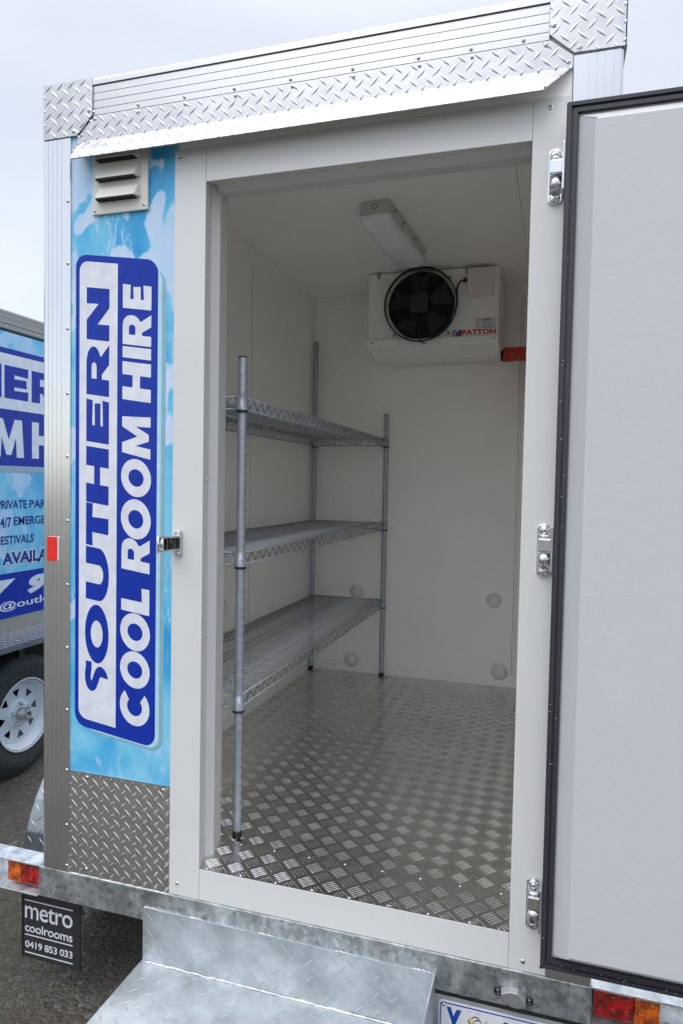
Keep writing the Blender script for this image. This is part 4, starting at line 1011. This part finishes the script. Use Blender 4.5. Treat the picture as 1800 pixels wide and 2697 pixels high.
def sec(y, sc, dz):
    w = (LX1-LX0)/2*sc; cx_ = (LX0+LX1)/2
    return [(cx_+w*x, y, ZC-0.0507-dz*z) for x, z in ((-1, 0), (-0.99, 0.35), (-0.90, 0.72), (-0.66, 0.94), (-0.3, 1.0), (0.3, 1.0), (0.66, 0.94), (0.90, 0.72), (0.99, 0.35), (1, 0))]
secs = [(LY0+0.000, 0.90, 0.006), (LY0+0.006, 0.97, 0.022), (LY0+0.020, 1.0, 0.036), (LY0+0.05, 1.0, 0.042), (LY1-0.05, 1.0, 0.042), (LY1-0.020, 1.0, 0.036), (LY1-0.006, 0.97, 0.022), (LY1, 0.90, 0.006)]
base = len(b.v); n = 10
for s_ in secs: b.v += [Vector(p) for p in sec(*s_)]
for i in range(len(secs)-1):
    for k in range(n-1): b.face((base+i*n+k, base+(i+1)*n+k, base+(i+1)*n+k+1, base+i*n+k+1), 0, True)
b.face([base+k for k in range(n)]); b.face([base+(len(secs)-1)*n+k for k in reversed(range(n))])
b.build('diffuser', M_['diffuser'], cl)
for y in (0.76, 0.88, 1.04, 1.20):
    for sx__, xx in ((1, LX1), (-1, LX0)):
        b = MB(); b.box(xx+0.0032 if sx__ > 0 else xx-0.0072, xx+0.0072 if sx__ > 0 else xx-0.0032, y-0.010, y+0.010, ZC-0.060, ZC-0.028)
        b.tube([(xx+sx__*0.007, y-0.006, ZC-0.030), (xx+sx__*0.007, y+0.006, ZC-0.030)], 0.003, 6, 1); b.build('clip', [M_['lamp_base'], M_['dark']], cl)

# ================================================================ wire shelving
sh = thing('wire_shelving_unit', (0.392, 0.962, ZF), 'grey wire shelving with three shelves along the left wall inside the cool room', 'shelving')
SX, SXL, SY0, SY1 = 0.5925, 0.1935, 0.0970, 1.8370
SY0 = 0.0870; ZP3 = ZF+0.004
def spost(x, y, h, dark=False):
    b = MB(); rp = 0.0127; z0 = ZF+0.020; z = z0; prof = [(rp-0.0002, z0)]
    while z+0.0254 < ZF+h-0.003:
        z += 0.0254; prof += [(rp, z-0.0022), (rp, z-0.0009), (rp-0.0007, z-0.0005), (rp-0.0007, z+0.0002), (rp, z+0.0006), (rp, z+0.0019)]
    prof += [(rp, ZF+h-0.003)]
    b.lathe([(a, c_) for a, c_ in prof], (x, y, 0), 'z', 24)
    zz_ = ZF+h-0.02
    while zz_ > ZF+0.05:
        th = R(-8) ; b.dome((x+rp*math.cos(th)*0.98, y+rp*math.sin(th)*0.98, zz_), 0.0030, 0.0006, (math.cos(th), math.sin(th), 0), 1, 8, 2); zz_ -= 0.0254
    p = b.build('post', [M_['post'], M_['dark']], sh)
    b = MB(); b.lathe([(0, ZF+h-0.003), (rp+0.0006, ZF+h-0.003), (rp+0.0006, ZF+h-0.0004), (rp*0.8, ZF+h+0.001), (0, ZF+h+0.001)], (x, y, 0), 'z', 20); b.build('cap', M_['black'], p)
    b = MB(); b.lathe([(0, ZF+0.0003), (rp+0.0008, ZF+0.0003), (rp+0.001, ZF+0.012), (rp+0.0006, ZF+0.022), (0, ZF+0.022)], (x, y, 0), 'z', 20); b.build('foot', M_['black'], p)
spost(SX, SY0, 1.370); spost(SX, SY1, 1.389); spost(SXL, SY1, 1.780); spost(SXL, SY0, 1.780)
def zig(b, p0, p1, zt, zb, n, rad):
    P = []
    for i in range(n+1):
        t_ = i/n; q = Vector(p0).lerp(Vector(p1), t_); P.append((q.x, q.y, zt if i % 2 == 0 else zb))
    b.tube(P, rad, 5)
for zt in (1.848, 1.409, 0.999):
    
    b = MB(); e = 0.030; hh_ = 0.034
    xa, xb, ya, yb_ = SXL, SX, SY0, SY1
    for x in (xa, xb):
        b.tube([(x, ya+0.02, zt), (x, yb_-0.02, zt)], 0.0034, 8); b.tube([(x, ya+0.02, zt-hh_), (x, yb_-0.02, zt-hh_)], 0.0030, 8); zig(b, (x, ya+0.025, 0), (x, yb_-0.025, 0), zt-0.003, zt-hh_+0.002, 64, 0.0021)
    for y in (ya, yb_):
        b.tube([(xa+0.02, y, zt), (xb-0.02, y, zt)], 0.0034, 8); b.tube([(xa+0.02, y, zt-hh_), (xb-0.02, y, zt-hh_)], 0.0030, 8); zig(b, (xa+0.025, y, 0), (xb-0.025, y, 0), zt-0.003, zt-hh_+0.002, 14, 0.0021)
    for x in (xa+0.13, xb-0.13):
        b.tube([(x, ya, zt-0.006), (x, yb_, zt-0.006)], 0.0026, 6); b.tube([(x, ya, zt-hh_), (x, yb_, zt-hh_)], 0.0026, 6); zig(b, (x, ya+0.01, 0), (x, yb_-0.01, 0), zt-0.006, zt-hh_+0.002, 60, 0.0018)
    nw = 84
    for i in range(nw):
        y = ya+0.02+(yb_-ya-0.04)*i/(nw-1); b.tube([(xa-0.001, y, zt-0.0015), (xb+0.001, y, zt-0.0015)], 0.0016, 6)
    so = b.build('shelf', M_['wire'], sh)
    for x, y in ((xa, ya), (xb, ya), (xa, yb_), (xb, yb_)):
        b = MB(); b.lathe([(0.0128, zt+0.004), (0.0148, zt+0.004), (0.0164, zt-0.037), (0.0166, zt-0.038), (0.0128, zt-0.038)], (x, y, 0), 'z', 24)
        b.lathe([(0.0128, zt-0.0385), (0.0172, zt-0.0385), (0.0172, zt-0.0445), (0.0128, zt-0.0445)], (x, y, 0), 'z', 24, 1)
        # cast mark screw on the collar
        d_ = Vector((0.62, -0.78, 0)) if y == ya else Vector((0.2, -0.98, 0))
        b.dome(Vector((x, y, zt-0.019))+d_*0.0152, 0.0036, 0.003, d_, 2, 10, 3, 1)
        b.build('collar', [M_['post'], M_['black'], M_['chrome']], so)

for root, loc in ((ev, (0.8377, 1.9354, 2.6887)), (cl, (0.7735, 1.1649, 2.6887)), (sh, (0.3198, 1.1456, 0.5176))):
    root.location = loc; root.scale = (1.07, 1.07, 1.07)  # fittings moved and enlarged about the camera, same factor as the room
cl.rotation_euler.z = R(-4)

# ================================================================ the neighbouring trailer
NX = -1.42
nt = thing('cool_room_trailer', (NX-0.75, 1.3, 0), 'parked trailer at the left edge, showing its printed side and white wheel', 'trailer', 'cool room trailers')
b = MB(); b.box(NX-1.5, NX, -0.15, 3.05, 0.72, 2.40); bd = b.build('body', M_['ice2'], nt)
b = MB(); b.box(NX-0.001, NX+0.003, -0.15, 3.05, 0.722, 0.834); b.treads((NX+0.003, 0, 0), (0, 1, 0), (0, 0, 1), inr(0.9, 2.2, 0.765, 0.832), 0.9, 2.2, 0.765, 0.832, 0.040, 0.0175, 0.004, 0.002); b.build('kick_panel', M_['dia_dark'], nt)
b = MB()
prr = [(NX-0.02, 2.401), (NX+0.006, 2.416), (NX+0.006, 2.440), (NX+0.009, 2.443), (NX+0.009, 2.449), (NX+0.006, 2.452), (NX+0.006, 2.472), (NX+0.007, 2.475), (NX+0.006, 2.478), (NX+0.006, 2.494), (NX+0.007, 2.497), (NX+0.004, 2.512), (NX-1.5, 2.512), (NX-1.5, 2.401)]
b.prism([(x, z) for x, z in prr][::-1], 'y', -0.16, 3.06)
for y in (0.9, 1.13, 1.36, 1.59, 1.8): b.dome((NX+0.006, y, 2.428), 0.005, 0.003, (1, 0, 0), 1, 8, 3)
b.build('roof_rail', [brushed('weathered_rail_aluminium', (0.32, 0.32, 0.325), 0.45, True), M_['steel']], nt)
fx = lambda off: (lambda a_, b_: (NX+off, a_, b_))
def shx(name, loops, off, mat, thick=0.0006): return flat(name, loops, fx(off), (1, 0, 0), mat, bd, thick)
def rc(y0, y1, z0, z1): return [[(y0, z0), (y1, z0), (y1, z1), (y0, z1)]]
shx('logo_panel', rc(0.15, 2.6, 1.675, 2.312), 0.0005, M_['blue']); shx('logo_band', rc(0.19, 2.6, 1.982, 2.282), 0.0012, M_['white_print'])
shx('logo_shadow', rc(0.17, 2.6, 1.640, 1.6745), 0.0005, plain('print_grey_blue', (0.30, 0.40, 0.50), 0.3))
def wordx(ls, z0, z1, off, mat):
    for ch, a, c_ in ls: shx('letter', [[(a+(c_-a)*p[0], z0+(z1-z0)*p[1]) for p in lp] for lp in glyph(ch)], off, mat)
wordx([('O', 0.43, 0.66), ('U', 0.68, 0.86), ('T', 0.88, 1.06), ('H', 1.09, 1.322), ('E', 1.343, 1.520), ('R', 1.545, 1.74), ('N', 1.77, 1.98)], 2.042, 2.220, 0.0019, M_['blue'])
wordx([('O', 0.85, 1.03), ('O', 1.05, 1.23), ('M', 1.262, 1.486), ('H', 1.548, 1.708), ('I', 1.73, 1.78), ('R', 1.80, 1.94), ('E', 1.96, 2.07)], 1.722, 1.930, 0.0012, M_['white_print'])
def tx(body, y0, y1, z0, z1, mat, bold=0.01, off=0.0006, sp=1.0, sh_=0.0): return text_to('lettering', body, (y0, y1, z0, z1), fx(off), (1, 0, 0), mat, bd, bold, sp, 0.0006, sh_)
tx('PRIVATE', 1.290, 1.508, 1.438, 1.486, M_['navy'], 0.016); tx('PARTIES', 1.530, 1.800, 1.438, 1.486, M_['navy'], 0.016)
tx('24/7', 1.285, 1.392, 1.336, 1.392, M_['navy'], 0.014); tx('EMERGENCY', 1.411, 1.80, 1.346, 1.394, M_['navy'], 0.016)
tx('FESTIVALS', 1.288, 1.563, 1.243, 1.290, M_['navy'], 0.016)
tx('AVAILABLE', 1.319, 1.835, 1.122, 1.206, M_['white_print'], 0.075, 0.0004); tx('AVAILABLE', 1.326, 1.828, 1.130, 1.198, M_['navy'], 0.035, 0.0011)
shx('phone_band', rc(0.15, 2.6, 0.8355, 1.083), 0.0005, M_['blue'])
tx('7', 1.215, 1.421, 0.948, 1.050, M_['pale'], 0.065, 0.0011, 1, 0.3); tx('7', 1.219, 1.417, 0.951, 1.047, M_['white_print'], 0.055, 0.0018, 1, 0.3)
tx('9', 1.510, 1.680, 0.946, 1.052, M_['pale'], 0.065, 0.0011, 1, 0.3); tx('9', 1.514, 1.676, 0.949, 1.049, M_['white_print'], 0.055, 0.0018, 1, 0.3)
tx('@outlook', 1.305, 1.84, 0.873, 0.927, M_['white_print'], 0.012, 0.0011)
# mudguard with flat top
b = MB(); b.box(NX+0.0035, -1.150, 0.90, 2.35, 0.758, 0.762); b.box(-1.1498, -1.146, 0.90, 2.35, 0.733, 0.762)
b.treads((0, 0, 0.762), (1, 0, 0), (0, 1, 0), inr(NX+0.006, -1.148, 0.91, 2.3), NX, -1.14, 0.9, 2.3, 0.044, 0.0185, 0.0036, 0.0016)
b.treads((-1.146, 0, 0), (0, 1, 0), (0, 0, 1), inr(0.91, 2.3, 0.734, 0.761), 0.9, 2.3, 0.73, 0.765, 0.044, 0.0185, 0.0036, 0.0016)
b.hull([(NX+0.0035, 0.899, 0.757), (-1.146, 0.899, 0.757), (-1.146, 0.62, 0.55), (NX+0.0035, 0.62, 0.55)], [(NX+0.0035, 0.90, 0.762), (-1.146, 0.90, 0.762), (-1.146, 0.618, 0.553), (NX+0.0035, 0.618, 0.553)])
b.build('mudguard', M_['dia_fender'], nt, 0.0012)
b = MB(); b.box(-1.30, -1.27, 1.285, 1.325, 0.645, 0.757); b.build('mudguard_bracket', M_['black'], nt)
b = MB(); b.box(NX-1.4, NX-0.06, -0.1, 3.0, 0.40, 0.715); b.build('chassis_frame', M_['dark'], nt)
wheel(nt, (-1.262, 1.322, 0.330), 1, 0.325, 0.190, 0.19)
